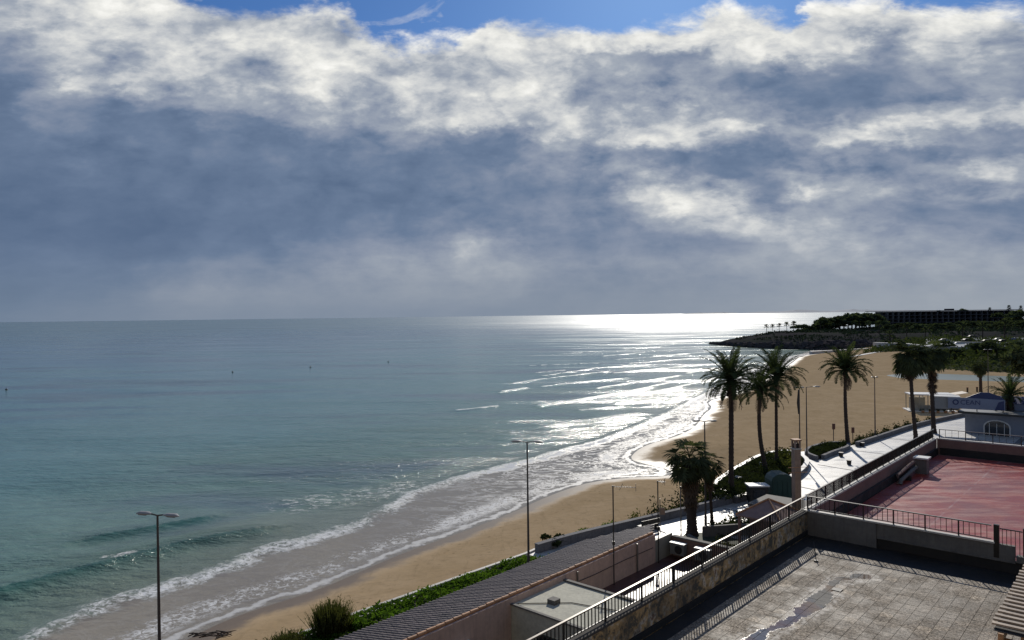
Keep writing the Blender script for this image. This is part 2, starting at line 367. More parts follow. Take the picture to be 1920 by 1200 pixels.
def sea_material():
    m = bpy.data.materials.new('sea_water'); m.use_nodes = True; t = NT(m.node_tree); b = t.n['Principled BSDF']
    pos = t.node('ShaderNodeNewGeometry').outputs['Position']
    at = lambda n: t.node('ShaderNodeAttribute', attribute_name=n).outputs['Fac']
    shore, brk, crest, cap = at('shore'), at('breaker'), at('crest'), at('cap')
    px, py, pz = t.sep(pos)
    dist = t.m('SQRT', t.m('ADD', t.m('MULTIPLY', px, px), t.m('MULTIPLY', py, py)))
    ROT = (0, 0, R(-52))                                  # wave crests run parallel to the shore
    wv = t.mapv(pos, (0.42, 1.0, 1), rot=(0, 0, R(38)))
    # --- body colour: green over the shallow sand, blue-green farther out
    patch = t.noise(t.mapv(pos, (0.25, 1, 1), rot=(0, 0, R(35))), 0.03, 4, 0.6)
    deep = t.ramp(t.mr(t.m('ADD', shore, t.m('MULTIPLY', t.m('SUBTRACT', patch, 0.5), 90.0)), 0.0, 400.0),
                  [(0.0, (0.17, 0.215, 0.16)), (0.05, (0.125, 0.22, 0.175)), (0.14, (0.11, 0.235, 0.225)), (0.4, (0.115, 0.235, 0.25)), (1.0, (0.135, 0.215, 0.255))])
    weed = t.mr(t.m('MULTIPLY', t.noise(t.mapv(pos, (0.3, 1.0, 1), rot=(0, 0, R(38)), loc=(20, 3, 0)), 0.05, 5, 0.6), t.mr(shore, 8.0, 20.0)), 0.50, 0.62)
    deep = t.mix(t.m('MULTIPLY', weed, 0.7), deep, (0.085, 0.125, 0.16))
    sfc = at('swell'); deep = t.mix(sfc, deep, (0.028, 0.105, 0.075))
    deep = t.mix(1.0, deep, t.ramp(t.noise(t.mapv(pos, (0.35, 1, 1), rot=(0, 0, R(25))), 0.9, 6, 0.75), [(0.3, (0.72,)*3), (0.5, (1.0,)*3), (0.7, (1.22,)*3)]), 'MULTIPLY')  # ripple light and dark painted into the water colour
    # --- swash zone: thin brown water over wet sand with lacework foam
    thin = t.mix(t.noise(wv, 0.5, 5, 0.6), (0.27, 0.185, 0.14), (0.36, 0.26, 0.20))
    warp = t.noise(pos, 0.22, 4, 0.6)
    bw = t.m('ADD', brk, t.m('MULTIPLY', t.m('SUBTRACT', warp, 0.5), 5.0))
    fineb = t.m('MULTIPLY', t.m('SUBTRACT', t.noise(pos, 1.4, 5, 0.65), 0.5), 2.6)
    bw = t.m('ADD', bw, fineb)
    col = t.mix(t.mr(bw, -1.5, 1.2, smooth=True), thin, deep)
    col = t.mix(t.m('MULTIPLY', t.mr(bw, 0.5, 9.0), 1.0), t.mix(0.55, col, (0.17, 0.185, 0.14)), col)
    # foam, with painted sun glints mixed in
    cell = t.vor(t.mapv(pos, (1, 1, 0.01)), 1.1, 'SMOOTH_F1') if False else t.noise(pos, 2.6, 6, 0.72, 0.8)
    near = t.mr(dist, 150.0, 30.0)
    wvar = t.mr(t.noise(pos, 0.11, 3, 0.6), 0.35, 0.62, -0.10, 0.10)
    cell = t.m('ADD', cell, wvar)
    f1 = t.m('MULTIPLY', t.mr(t.m('ABSOLUTE', t.m('SUBTRACT', bw, 0.2)), 1.5, 0.1, smooth=True), t.mr(cell, 0.40, 0.56))
    lac = t.m('ABSOLUTE', t.m('SUBTRACT', t.noise(t.mapv(pos, (0.5, 1, 1), rot=(0, 0, R(40))), 0.42, 6, 0.62, 1.6), 0.5))
    lace = t.m('MULTIPLY', t.mr(lac, 0.035, 0.004), t.m('MULTIPLY', t.m('MULTIPLY', t.mr(bw, 0.5, -0.8), t.mr(shore, 0.2, 1.2)), t.mr(px, -12.0, 2.0, 0.12, 1.0)))
    sw = t.m('ADD', shore, t.m('MULTIPLY', t.m('SUBTRACT', t.noise(pos, 0.55, 4, 0.6), 0.5), 2.4))
    edge = t.mr(t.m('ABSOLUTE', t.m('SUBTRACT', sw, 0.75)), 0.42, 0.12)
    inner = t.m('MULTIPLY', t.mr(t.m('ABSOLUTE', t.m('SUBTRACT', sw, 2.9)), 1.9, 0.2, smooth=True), t.mr(cell, 0.46, 0.60))
    foam_and_glints = t.m('MAXIMUM', t.m('MAXIMUM', f1, t.m('MULTIPLY', lace, 0.6)), t.m('MAXIMUM', t.m('MULTIPLY', edge, 0.6), t.m('MULTIPLY', inner, 0.85)))
    crn = t.noise(t.mapv(pos, (0.5, 1, 1), rot=(0, 0, R(38))), 0.5, 5, 0.65)
    cr = t.m('MULTIPLY', t.mr(t.m('ADD', crest, t.m('MULTIPLY', t.m('SUBTRACT', crn, 0.5), 3.2)), 0.75, 0.0), t.mr(cell, 0.36, 0.5))
    foam_and_glints = t.m('MAXIMUM', foam_and_glints, t.m('MULTIPLY', cr, 0.9))  # crest white: breaking foam plus sun glints put into the colour
    foam_and_glints = t.m('MAXIMUM', foam_and_glints, t.m('MULTIPLY', t.mr(cap, 0.55, 0.2), t.mr(cell, 0.40, 0.5)))
    glint_f = t.m('MULTIPLY', t.mr(at('glint'), 0.1, 1.0), t.mr(t.noise(t.mapv(pos, (0.5, 1, 1), rot=(0, 0, R(30))), 2.1, 5, 0.75), 0.55, 0.60))
    foam_and_glints = t.m('MAXIMUM', foam_and_glints, t.m('MULTIPLY', glint_f, 0.9))  # white specks painted as sun glitter, added to the foam mask
    fleck = t.mr(t.noise(wv, 1.1, 5, 0.7), 0.74, 0.80)
    foam_and_glints = t.m('MAXIMUM', foam_and_glints, t.m('MULTIPLY', fleck, t.mr(shore, 60.0, 12.0)))
    col = t.mix(foam_and_glints, col, (0.74, 0.74, 0.73))
    t.put(b.inputs['Base Color'], col)
    ro = t.m('ADD', t.mr(dist, 80.0, 500.0, 0.12, 0.225), t.mr(dist, 420.0, 1500.0, 0.0, 0.20))
    stk = t.mixf(t.mr(dist, 300.0, 1500.0), t.noise(t.mapv(pos, (0.012, 0.07, 1), rot=(0, 0, R(8))), 1.0, 6, 0.65), t.noise(t.mapv(pos, (0.0016, 0.010, 1), rot=(0, 0, R(5))), 1.0, 8, 0.7))
    ro = t.m('ADD', ro, t.m('MULTIPLY', t.m('SUBTRACT', stk, 0.58), t.mr(dist, 100.0, 350.0, 0.1, 0.8)), clamp=True)
    ro = t.m('MAXIMUM', ro, 0.12)
    ro = t.mixf(t.mr(bw, -1.5, 1.0), 0.11, ro)
    t.put(b.inputs['Roughness'], t.mixf(foam_and_glints, ro, 0.75))
    b.inputs['IOR'].default_value = 1.33; t.put(b.inputs['Specular IOR Level'], t.mixf(foam_and_glints, 0.5, 0.0))
    # ripples, fading with distance into roughness
    h1 = t.noise(t.mapv(pos, (0.45, 1.0, 1), rot=(0, 0, R(38))), 0.35, 3, 0.5)
    h2 = t.noise(t.mapv(pos, (0.6, 1.0, 1), rot=(0, 0, R(20))), 1.4, 4, 0.6)
    h3 = t.noise(pos, 5.5, 3, 0.6)
    hh = t.m('ADD', t.m('ADD', t.m('MULTIPLY', h1, 0.85), t.m('MULTIPLY', h2, 0.42)), t.m('MULTIPLY', h3, t.mr(crest, 3.5, 0.5, 0.10, 0.30)))
    hh = t.m('ADD', hh, t.m('MULTIPLY', foam_and_glints, 0.05))
    bp = t.node('ShaderNodeBump'); t.put(bp.inputs['Height'], hh); bp.inputs['Distance'].default_value = 1.0
    glt = at('glint')
    t.put(bp.inputs['Strength'], t.mixf(t.mr(bw, -1.0, 3.0), 0.12, t.m('MULTIPLY', t.m('ADD', t.mr(dist, 50.0, 170.0, 0.50, 0.05), t.mr(dist, 200.0, 1000.0, 0.225, 0.27)), t.mr(stk, 0.40, 0.68, 0.40, 1.7))
    ))
    t.l.new(bp.outputs[0], b.inputs['Normal'])
    return m
def sea_height(X, Y):
    Z = np.full(X.shape, SEA_Z)
    d = np.hypot(X, Y); f = np.clip(1-d/500, 0, 1)
    for i, (sw, h, wd) in enumerate(zip(SWELLS, (0.46, 0.30), (1.6, 1.2))):
        sd = side_dist(X, Y, sw)                     # + on the sea side
        Z += h*np.where(sd > 0, np.exp(-(sd/(wd*1.8))**2), np.exp(-(sd/wd)**2))*np.where(seg_dist(X, Y, sw) < 7, 1, 0)
    for c in CRESTS:
        Z += (0.17+0.09*fbm2(X, Y, 0.7, 8, 3))*np.exp(-((seg_dist(X, Y, c)+0.5*fbm2(X, Y, 0.45, 12, 3))/1.2)**2)
    br = side_dist(X, Y, BREAKER)
    Z += 0.16*np.exp(-((br-0.8)/1.0)**2)
    Z += f*np.clip(br/12, 0, 1)*0.10*fbm2(X*0.6+Y*0.79, (-X*0.79+Y*0.6)*0.4, 0.33, 3, 3)
    return Z
rows = [24.0]
while rows[-1] < 420: rows.append(rows[-1]*1.0065)
while rows[-1] < 90000: rows.append(rows[-1]*1.05)
UX = np.tan(np.linspace(R(-44), R(44), 420))
sea_m = sea_material()
# the sea runs past the frame on both sides
sea = grid_mesh('sea_water', lambda y: np.concatenate([[-y*6-300, -y*2.2-60], UX*y, [y*2.2+60, y*6+300]]), rows, sea_height, sea_m,
    {'shore': lambda X, Y: -signed_area_dist(X, Y, LAND), 'breaker': lambda X, Y: side_dist(X, Y, BREAKER),
     'crest': lambda X, Y: np.min([seg_dist(X, Y, c) for c in CRESTS], 0), 'glint': lambda X, Y: np.exp(-(seg_dist(X, Y, GLINTS)/3.2)**2), 'swell': lambda X, Y: np.max([np.where(side_dist(X, Y, s_) < 0, 1, 0.25)*np.exp(-(seg_dist(X, Y, s_)/1.7)**2) for s_ in SWELLS], 0), 'cap': lambda X, Y: seg_dist(X, Y, CAP)})
tag(sea, kind='structure')

def sand_material():
    m = bpy.data.materials.new('beach_sand'); m.use_nodes = True; t = NT(m.node_tree); b = t.n['Principled BSDF']
    pos = t.node('ShaderNodeNewGeometry').outputs['Position']
    shore = t.node('ShaderNodeAttribute', attribute_name='shore').outputs['Fac']
    n1 = t.noise(pos, 0.35, 6, 0.6); n2 = t.noise(t.mapv(pos, (0.5, 1, 1), rot=(0, 0, R(-30))), 2.2, 5, 0.65)
    dry = t.mix(t.mr(n1, 0.3, 0.7), (0.48, 0.34, 0.19), (0.58, 0.42, 0.25))
    trk = t.mr(t.noise(t.mapv(pos, (2.2, 0.35, 1), rot=(0, 0, R(35))), 0.9, 6, 0.7), 0.55, 0.68, 0.0, 0.45)
    dry = t.mix(trk, dry, (0.36, 0.255, 0.145))
    ft = t.mr(t.vor(t.mapv(pos, (1, 1, 0.01)), 1.3), 0.22, 0.08, 0.0, 0.75); ft = t.m('MULTIPLY', ft, t.mr(t.noise(pos, 0.12, 3, 0.6), 0.47, 0.6))
    dry = t.mix(ft, dry, (0.26, 0.18, 0.10))
    dry = t.mix(t.mr(n2, 0.52, 0.72, 0.0, 0.55), dry, (0.34, 0.24, 0.135))
    wet = t.mix(n2, (0.15, 0.11, 0.075), (0.20, 0.15, 0.105))
    sh = t.m('ADD', shore, t.m('MULTIPLY', t.m('SUBTRACT', n1, 0.5), 4.0))
    k = t.mr(sh, 0.8, 3.2, smooth=True)
    t.put(b.inputs['Base Color'], t.mix(k, wet, dry))
    t.put(b.inputs['Roughness'], t.mixf(k, 0.42, 0.85)); b.inputs['Specular IOR Level'].default_value = 0.2
    df = t.node('ShaderNodeBsdfDiffuse'); df.inputs['Roughness'].default_value = 0.4; t.put(df.inputs[0], dry); mx = t.node('ShaderNodeMixShader'); t.put(mx.inputs[0], k); t.l.new(b.outputs[0], mx.inputs[1]); t.l.new(df.outputs[0], mx.inputs[2]); t.l.new(mx.outputs[0], t.n['Material Output'].inputs[0])
    bp = t.node('ShaderNodeBump'); bp.inputs['Strength'].default_value = 0.55; bp.inputs['Distance'].default_value = 0.12
    foot = t.vor(pos, 1.6, 'SMOOTH_F1')
    hh = t.m('ADD', t.m('MULTIPLY', t.noise(pos, 1.1, 7, 0.68), 1.0), t.m('MULTIPLY', foot, 0.22))
    t.put(bp.inputs['Height'], t.m('MULTIPLY', hh, t.mr(sh, 1.0, 4.0))); t.l.new(bp.outputs[0], b.inputs['Normal']); t.l.new(bp.outputs[0], df.inputs['Normal'])
    return m
LAGOON = [tuple(PX(x, y, -1.25)[:2]) for x, y in ((1652,703),(1690,699),(1740,699),(1930,706),(2400,716),(2400,725),(1930,717),(1840,714),(1740,711),(1680,708))]
def beach_height(X, Y):
    d = signed_area_dist(X, Y, LAND)
    z = SEA_Z + np.clip(d*0.10, -2.5, 1.15) + 0.02*np.clip(d, 0, 1)*fbm2(X, Y, 0.5, 5, 3)
    lg = signed_area_dist(X, Y, LAGOON)
    z = np.where(lg > -3, np.minimum(z, -1.22-0.06*(lg+1)), z)
    return z
rows = [16.0]
while rows[-1] < 300: rows.append(rows[-1]*1.009)
while rows[-1] < 700: rows.append(rows[-1]*1.03)
sand_m = sand_material()
beach = grid_mesh('sand_beach', lambda y: np.concatenate([[-y*3-100, -y*1.4-20], np.tan(np.linspace(R(-44), R(44), 300))*y, [y*1.3+20, y*1.8+60, y*3+200]]), rows, beach_height, sand_m,
    {'shore': lambda X, Y: signed_area_dist(X, Y, LAND)})
tag(beach, kind='structure')
wat_m = mat('still_water', (0.16, 0.20, 0.165), rough=0.3, var=0.2, scale=0.1, bump=0.05, bscale=3)
lag = MB().prism(LAGOON, -1.45, -1.33).build('lagoon_water', wat_m); tag(lag, kind='structure')
# ------------------------------------------------------------------ street grid of the sea front: u runs along the coast, v towards the sea
TH = math.atan(1230/1350.0); RZ = math.pi/2-TH
AX = np.array([math.sin(TH), math.cos(TH)]); BX = np.array([-math.cos(TH), math.sin(TH)])
OXY = np.array([13.4226, 33.1637])
def UV(u, v): q = OXY+AX*u+BX*v; return (float(q[0]), float(q[1]))
def uv_thing(name, label, cat, u, v, z, group=None, rz=0.0):
    x, y = UV(u, v); return thing(name, label, cat, (x, y, z), RZ+rz, group)
def place_uv(o, u=0, v=0, z=0, rz=0.0):
    x, y = UV(u, v); o.location = (x, y, z); o.rotation_euler.z = RZ+rz; return o

M = {}
M['pave'] = None
def paving_material():
    m = bpy.data.materials.new('wet_paving'); m.use_nodes = True; t = NT(m.node_tree); b = t.n['Principled BSDF']
    pos = t.node('ShaderNodeNewGeometry').outputs['Position']
    loc = t.mapv(pos, (1, 1, 1), rot=(0, 0, -RZ))
    br = t.node('ShaderNodeTexBrick'); t.put(br.inputs['Vector'], loc); br.inputs['Scale'].default_value = 1.0
    br.inputs['Brick Width'].default_value = 0.6; br.inputs['Row Height'].default_value = 0.4; br.inputs['Mortar Size'].default_value = 0.012
    br.inputs['Color1'].default_value = (0.50, 0.48, 0.45, 1); br.inputs['Color2'].default_value = (0.42, 0.405, 0.38, 1); br.inputs['Mortar'].default_value = (0.12, 0.115, 0.11, 1)
    n = t.noise(pos, 0.3, 5, 0.6)
    c = t.mix(t.mr(n, 0.4, 0.62, 0.0, 0.7), br.outputs[0], (0.62, 0.60, 0.56), 'MIX')
    n2 = t.noise(t.mapv(pos, (0.3, 1.3, 1), rot=(0, 0, 0.3)), 0.8, 5, 0.65)
    c = t.mix(t.mr(n2, 0.54, 0.66, 0, 0.7), c, (0.20, 0.195, 0.19))
    t.put(b.inputs['Base Color'], c)
    t.put(b.inputs['Roughness'], t.mr(n2, 0.35, 0.62, 0.33, 0.60)); b.inputs['Specular IOR Level'].default_value = 1.0
    bp = t.node('ShaderNodeBump'); bp.inputs['Strength'].default_value = 0.35; bp.inputs['Distance'].default_value = 0.03
    t.put(bp.inputs['Height'], t.noise(pos, 2.0, 6, 0.65)); t.l.new(bp.outputs[0], b.inputs['Normal'])
    return m
M['pave'] = paving_material()
M['curb'] = mat('pale_concrete', (0.50, 0.47, 0.42), 0.6, 0.3, 1.5, bump=0.3)
M['seawall'] = mat('weathered_seawall', (0.20, 0.195, 0.20), 0.85, 0.4, 1.2, bump=0.4, streak=0.5, spec=0.15)
M['soil'] = mat('dark_soil', (0.045, 0.035, 0.025), 0.9, 0.4, 2)
M['creamroof'] = mat('stained_roof_coating', (0.52, 0.50, 0.40), 0.8, 0.4, 0.9, col2=(0.33, 0.32, 0.265), bump=0.3, spec=0.25)
M['pinkwall'] = mat('faded_pink_wall', (0.60, 0.43, 0.35), 0.85, 0.3, 0.9, bump=0.3, streak=0.4, dirt=(0.26, 0.19, 0.16))
M['cream'] = mat('cream_render', (0.32, 0.305, 0.25), 0.7, 0.3, 0.8, bump=0.2, streak=0.3, dirt=(0.25, 0.24, 0.20), rvar=0.2)
M['pink'] = mat('pink_render', (0.25, 0.15, 0.12), 0.85, 0.3, 0.9, bump=0.3, streak=0.45, dirt=(0.22, 0.15, 0.12))
M['pinkfloor'] = mat('maroon_floor', (0.10, 0.045, 0.04), 0.4, 0.4, 1.0, rvar=0.15)
M['orange'] = mat('terracotta', (0.50, 0.26, 0.13), 0.7, 0.35, 5, bump=0.3, objrand=0.2)
M['iron'] = mat('black_iron', (0.022, 0.020, 0.018), 0.38, 0.3, 8, metal=0.3)
M['rail'] = mat('worn_steel_rail', (0.15, 0.135, 0.12), 0.36, 0.3, 10, metal=0.7)
M['white'] = mat('white_paint', (0.72, 0.71, 0.68), 0.45, 0.15, 3, streak=0.2)
M['greymetal'] = mat('galvanised_metal', (0.20, 0.19, 0.18), 0.45, 0.3, 10, metal=0.6)
M['darkmetal'] = mat('dark_metal', (0.04, 0.038, 0.036), 0.5, 0.3, 8, metal=0.3)
M['membrane_and_shade'] = mat('bitumen_and_shade', (0.020, 0.018, 0.016), 0.65, 0.4, 1.3, bump=0.4, rvar=0.2)  # bitumen; its near-black also stands for shade at the wall feet
M['concrete'] = mat('stained_concrete', (0.16, 0.15, 0.135), 0.8, 0.4, 0.7, bump=0.4, streak=0.6, dirt=(0.09, 0.08, 0.07))
M['facade'] = mat('host_facade', (0.42, 0.38, 0.33), 0.8, 0.2, 0.5)
M['copdark'] = mat('dark_coping', (0.09, 0.08, 0.07), 0.85, 0.5, 2.5, bump=0.4, spec=0.15)
def peeling_material():
    m = bpy.data.materials.new('peeling_parapet'); m.use_nodes = True; t = NT(m.node_tree); b = t.n['Principled BSDF']
    pos = t.node('ShaderNodeNewGeometry').outputs['Position']
    a = t.noise(pos, 2.0, 8, 0.70, 0.3); n2 = t.noise(t.mapv(pos, (2, 2, 1.4)), 1.6, 7, 0.7)
    c = t.ramp(a, [(0.0, (0.05, 0.045, 0.035)), (0.42, (0.10, 0.085, 0.06)), (0.47, (0.44, 0.27, 0.11)), (0.54, (0.56, 0.37, 0.18)), (0.58, (0.68, 0.60, 0.48)), (0.64, (0.28, 0.16, 0.09)), (0.8, (0.08, 0.065, 0.05))])
    c = t.mix(t.mr(n2, 0.50, 0.62, 0, 0.75), c, (0.10, 0.09, 0.065))
    c = t.mix(t.mr(t.noise(pos, 0.5, 4, 0.5, out=0), 0.48, 0.6, 0, 0.6), c, (0.06, 0.055, 0.045))
    t.put(b.inputs['Base Color'], c); b.inputs['Roughness'].default_value = 0.9
    bp = t.node('ShaderNodeBump'); bp.inputs['Strength'].default_value = 0.7; bp.inputs['Distance'].default_value = 0.03
    t.put(bp.inputs['Height'], a); t.l.new(bp.outputs[0], b.inputs['Normal']); return m
M['peel'] = peeling_material()
def tile_material():
    m = bpy.data.materials.new('pebble_paving_tile'); m.use_nodes = True; t = NT(m.node_tree); b = t.n['Principled BSDF']
    pos = t.node('ShaderNodeNewGeometry').outputs['Position']
    loc = t.mapv(pos, (1, 1, 1), rot=(0, 0, -RZ))
    cell = t.node('ShaderNodeVectorMath', operation='SNAP')
    sh = t.node('ShaderNodeVectorMath', operation='SUBTRACT'); t.l.new(loc, sh.inputs[0])
    q = (OXY[0]*math.cos(-RZ)-OXY[1]*math.sin(-RZ), OXY[0]*math.sin(-RZ)+OXY[1]*math.cos(-RZ), 0)
    sh.inputs[1].default_value = q; t.l.new(sh.outputs[0], cell.inputs[0]); cell.inputs[1].default_value = (0.4, 0.4, 50)
    wn = t.node('ShaderNodeTexWhiteNoise', noise_dimensions='2D'); t.l.new(cell.outputs[0], wn.inputs[0])
    peb = t.vor(pos, 26.0, 'F1', 'Color'); pv = t.sep(peb)[0]
    base = t.ramp(pv, [(0, (0.07, 0.054, 0.038)), (0.35, (0.205, 0.165, 0.12)), (0.7, (0.36, 0.30, 0.225)), (1, (0.62, 0.52, 0.41))])
    base = t.mix(0.9, base, t.ramp(wn.outputs[0], [(0, (0.66,)*3), (0.6, (0.84,)*3), (0.93, (0.98,)*3), (0.96, (1.25, 1.24, 1.2)), (1, (1.4, 1.37, 1.32))]), 'MULTIPLY')
    big = t.noise(pos, 0.45, 5, 0.6)
    base = t.mix(t.mr(big, 0.35, 0.65, 0, 0.35), base, (0.14, 0.125, 0.105))
    # shallow rain puddle along the fall of the terrace: wet inside, lime rim where it dried
    X, Y, Z = t.sep(pos); D = None
    chain = [((1385, 1222), (1440, 1183), .26), ((1440, 1183), (1500, 1152), .20), ((1500, 1152), (1545, 1112), .30), ((1545, 1112), (1572, 1088), .12), ((1578, 1086), (1625, 1079), .24)]
    for (p0, p1, rad) in chain:
        a_ = PX(*p0, 5.83); c_ = PX(*p1, 5.83); vx, vy = c_[0]-a_[0], c_[1]-a_[1]; LL = vx*vx+vy*vy
        ex, ey = t.m('SUBTRACT', X, float(a_[0])), t.m('SUBTRACT', Y, float(a_[1]))
        h = t.m('MULTIPLY', t.m('ADD', t.m('MULTIPLY', ex, float(vx)), t.m('MULTIPLY', ey, float(vy))), float(1/LL), clamp=True); h = t.m('MINIMUM', t.m('MAXIMUM', h, 0.0), 1.0)
        dx, dy = t.m('SUBTRACT', ex, t.m('MULTIPLY', h, float(vx))), t.m('SUBTRACT', ey, t.m('MULTIPLY', h, float(vy)))
        d_ = t.m('SUBTRACT', t.m('SQRT', t.m('ADD', t.m('MULTIPLY', dx, dx), t.m('MULTIPLY', dy, dy))), rad); D = d_ if D is None else t.m('MINIMUM', D, d_)
    D = t.m('ADD', D, t.m('MULTIPLY', t.m('SUBTRACT', t.noise(pos, 1.6, 6, 0.65), 0.5), 0.9))
    wetm = t.mr(D, 0.03, -0.04, smooth=True)
    rim = t.m('MULTIPLY', t.mr(t.m('ABSOLUTE', t.m('SUBTRACT', D, 0.16)), 0.20, 0.02, smooth=True), t.mr(t.noise(pos, 3.5, 5, 0.7), 0.42, 0.58))
    base = t.mix(t.m('MULTIPLY', rim, 0.75), base, (0.66, 0.61, 0.53))
    silt = t.mr(t.noise(pos, 0.7, 2, 0.5), 0.45, 0.55)
    base = t.mix(t.m('MULTIPLY', wetm, 0.85), base, t.mix(silt, (0.15, 0.13, 0.105), (0.19, 0.11, 0.055)))
    t.put(b.inputs['Base Color'], base)
    damp = t.mr(t.noise(pos, 0.9, 5, 0.65), 0.42, 0.60, 0.85, 0.60)
    t.put(b.inputs['Roughness'], t.mixf(wetm, damp, 0.05)); t.put(b.inputs['Specular IOR Level'], t.mixf(wetm, 0.32, 0.6))
    bp = t.node('ShaderNodeBump'); t.put(bp.inputs['Strength'], t.mixf(wetm, 0.6, 0.02)); bp.inputs['Distance'].default_value = 0.012
    t.put(bp.inputs['Height'], t.vor(pos, 26.0)); t.l.new(bp.outputs[0], b.inputs['Normal']); return m
M['tile'] = tile_material()
def red_material():
    m = bpy.data.materials.new('red_roof_coating'); m.use_nodes = True; t = NT(m.node_tree); b = t.n['Principled BSDF']
    pos = t.node('ShaderNodeNewGeometry').outputs['Position']
    loc = t.mapv(pos, (1, 1, 1), rot=(0, 0, -RZ))
    n = t.noise(pos, 0.35, 6, 0.6); n2 = t.noise(t.mapv(pos, (0.35, 1.6, 1), rot=(0, 0, 0.15)), 1.3, 6, 0.66)
    c = t.mix(t.mr(n, 0.36, 0.6), (0.31, 0.035, 0.024), (0.235, 0.062, 0.056))
    c = t.mix(t.mr(n2, 0.50, 0.68, 0, 0.55), c, (0.32, 0.15, 0.135))
    c = t.mix(t.mr(t.noise(pos, 0.8, 5, 0.6), 0.56, 0.68, 0, 0.6), c, (0.32, 0.075, 0.04))
    # worn sheet joints
    br = t.node('ShaderNodeTexBrick'); t.put(br.inputs['Vector'], loc); br.inputs['Brick Width'].default_value = 6.5; br.inputs['Row Height'].default_value = 4.2; br.inputs['Mortar Size'].default_value = 0.06
    br.inputs['Scale'].default_value = 1.0; br.inputs['Color1'].default_value = (0, 0, 0, 1); br.inputs['Color2'].default_value = (0, 0, 0, 1); br.inputs['Mortar'].default_value = (1, 1, 1, 1); br.inputs['Mortar Smooth'].default_value = 0.6
    c = t.mix(t.m('MULTIPLY', t.m('MULTIPLY', t.sep(br.outputs[0])[0], 0.45), t.mr(t.noise(pos, 0.9, 5, 0.7), 0.42, 0.6)), c, (0.42, 0.31, 0.29))
    t.put(b.inputs['Base Color'], c)
    t.put(b.inputs['Roughness'], t.mr(n2, 0.4, 0.62, 0.30, 0.55)); b.inputs['Specular IOR Level'].default_value = 0.25
    bp = t.node('ShaderNodeBump'); bp.inputs['Strength'].default_value = 0.3; bp.inputs['Distance'].default_value = 0.02
    t.put(bp.inputs['Height'], t.noise(pos, 3.0, 6, 0.65)); t.l.new(bp.outputs[0], b.inputs['Normal']); return m
M['red'] = red_material()
M['rooftile'] = mat('wet_barrel_tile', (0.16, 0.125, 0.11), 0.5, 0.5, 1.4, col2=(0.075, 0.055, 0.05), bump=0.3, objrand=0.35)

# ------------------------------------------------------------------ promenade
PROM = [(-45,20.3),(-11,20.2),(2.5,19.6),(6.6,19.3),(12.3,17.9),(18.5,16.5),(24,15.9),(26.5,18.4),(36,20.0),(43,20.9),(47.5,19.9),(50,18.6),(55,18.2),(57,15.6),(65,14.7),(77,13.9),(90,11.4),(120,5),(200,-20),(200,-70),(-45,-70)]
o = MB().prism(PROM, -1.7, 0.0).build('promenade', M['pave']); place_uv(o); tag(o, kind='structure')
mb = MB(); mb.wall([(-45,20.2),(-11,20.05),(2.5,19.45),(6.4,19.75)], 0.22, 0.0, 0.12)
o = mb.build('kerb', M['curb']); place_uv(o); tag(o, kind='structure')
def wall_thing(name, label, path, th, z1, m, z0=0.0, cap=None):
    p0 = path[0]; x, y = UV(*p0)
    root = thing(name, label, 'wall', (x, y, z0), RZ)
    loc = [(a-p0[0], b-p0[1]) for a, b in path]
    MB().wall(loc, th, 0, z1).build('wall_body', m, root)
    if cap: MB().wall(loc, th+0.06, z1+0.002, z1+0.07).build('coping', cap, root)
    return root
M['captop'] = mat('smooth_wet_coping', (0.55, 0.53, 0.50), 0.38, 0.2, 1.5, spec=0.7)
wall_thing('sea_wall', 'low curved grey wall between the bright wet promenade and the strip of beach grass', smooth_line([(3.2,19.1),(6.5,18.7),(12.3,17.35),(18.5,15.8),(23.5,14.9)], 2), 0.34, 0.55, M['seawall'], cap=M['seawall'])
wall_thing('sea_wall', 'curved planter wall with white sunlit coping on the beach side of the palm bed', smooth_line([(24.0,15.3),(26.5,18.0),(30.5,18.9),(36.5,19.8),(42.6,20.5),(46.6,19.6),(46.2,18.2),(44.9,17.7)], 2), 0.38, 0.55, M['seawall'], cap=M['captop'])
wall_thing('sea_wall', 'curved low wall ending in a white hook beside the brick chimney', smooth_line([(23.6,14.6),(27,14.0),(32.8,13.9),(37.4,14.2),(42.0,15.2),(44.2,16.3),(45.6,17.5),(44.6,18.3)], 2), 0.40, 0.50, M['seawall'], cap=M['captop'])
wall_thing('sea_wall', 'dark rounded planter wall under the shrubs past the double street lamp', smooth_line([(45.6,15.6),(47.5,17.6),(51,18.3),(55.5,17.7),(56.6,15.8),(54,14.9),(50,15.3),(46.6,15.3)], 2), 0.36, 0.5, M['seawall'])
wall_thing('sea_wall', 'long straight low wall along the far part of the promenade', smooth_line([(56.8,14.9),(65,14.2),(77,13.4),(90,10.9),(104,7.8)], 2), 0.40, 0.55, M['seawall'])
def bed(path, z, mtl, name='planting_bed'):
    o = MB().prism(path, 0.004, z).build(name, mtl); place_uv(o); tag(o, kind='structure'); return o
BED1 = [(24.3,15.2),(26.8,17.8),(30.5,18.6),(36.5,19.5),(42.6,20.2),(46.2,19.3),(45.6,18.4),(44.0,17.2),(42,15.7),(37.4,14.5),(32.8,14.2),(27,14.3)]
BED2 = [(46.2,15.7),(47.8,17.3),(51,17.9),(55.2,17.4),(56.2,15.9),(54,15.2),(50,15.6)]
bed(BED1, 0.32, M['soil']); bed(BED2, 0.34, M['soil'])
bed([(-45,12.4),(-45,19.9),(2.4,19.2),(2.4,12.4)], 0.10, M['soil'])
# narrow verge outside the curved wall
bed([(6.8,19.2),(12.3,17.8),(12.6,18.6),(9.0,19.6)], 0.06, M['soil'])
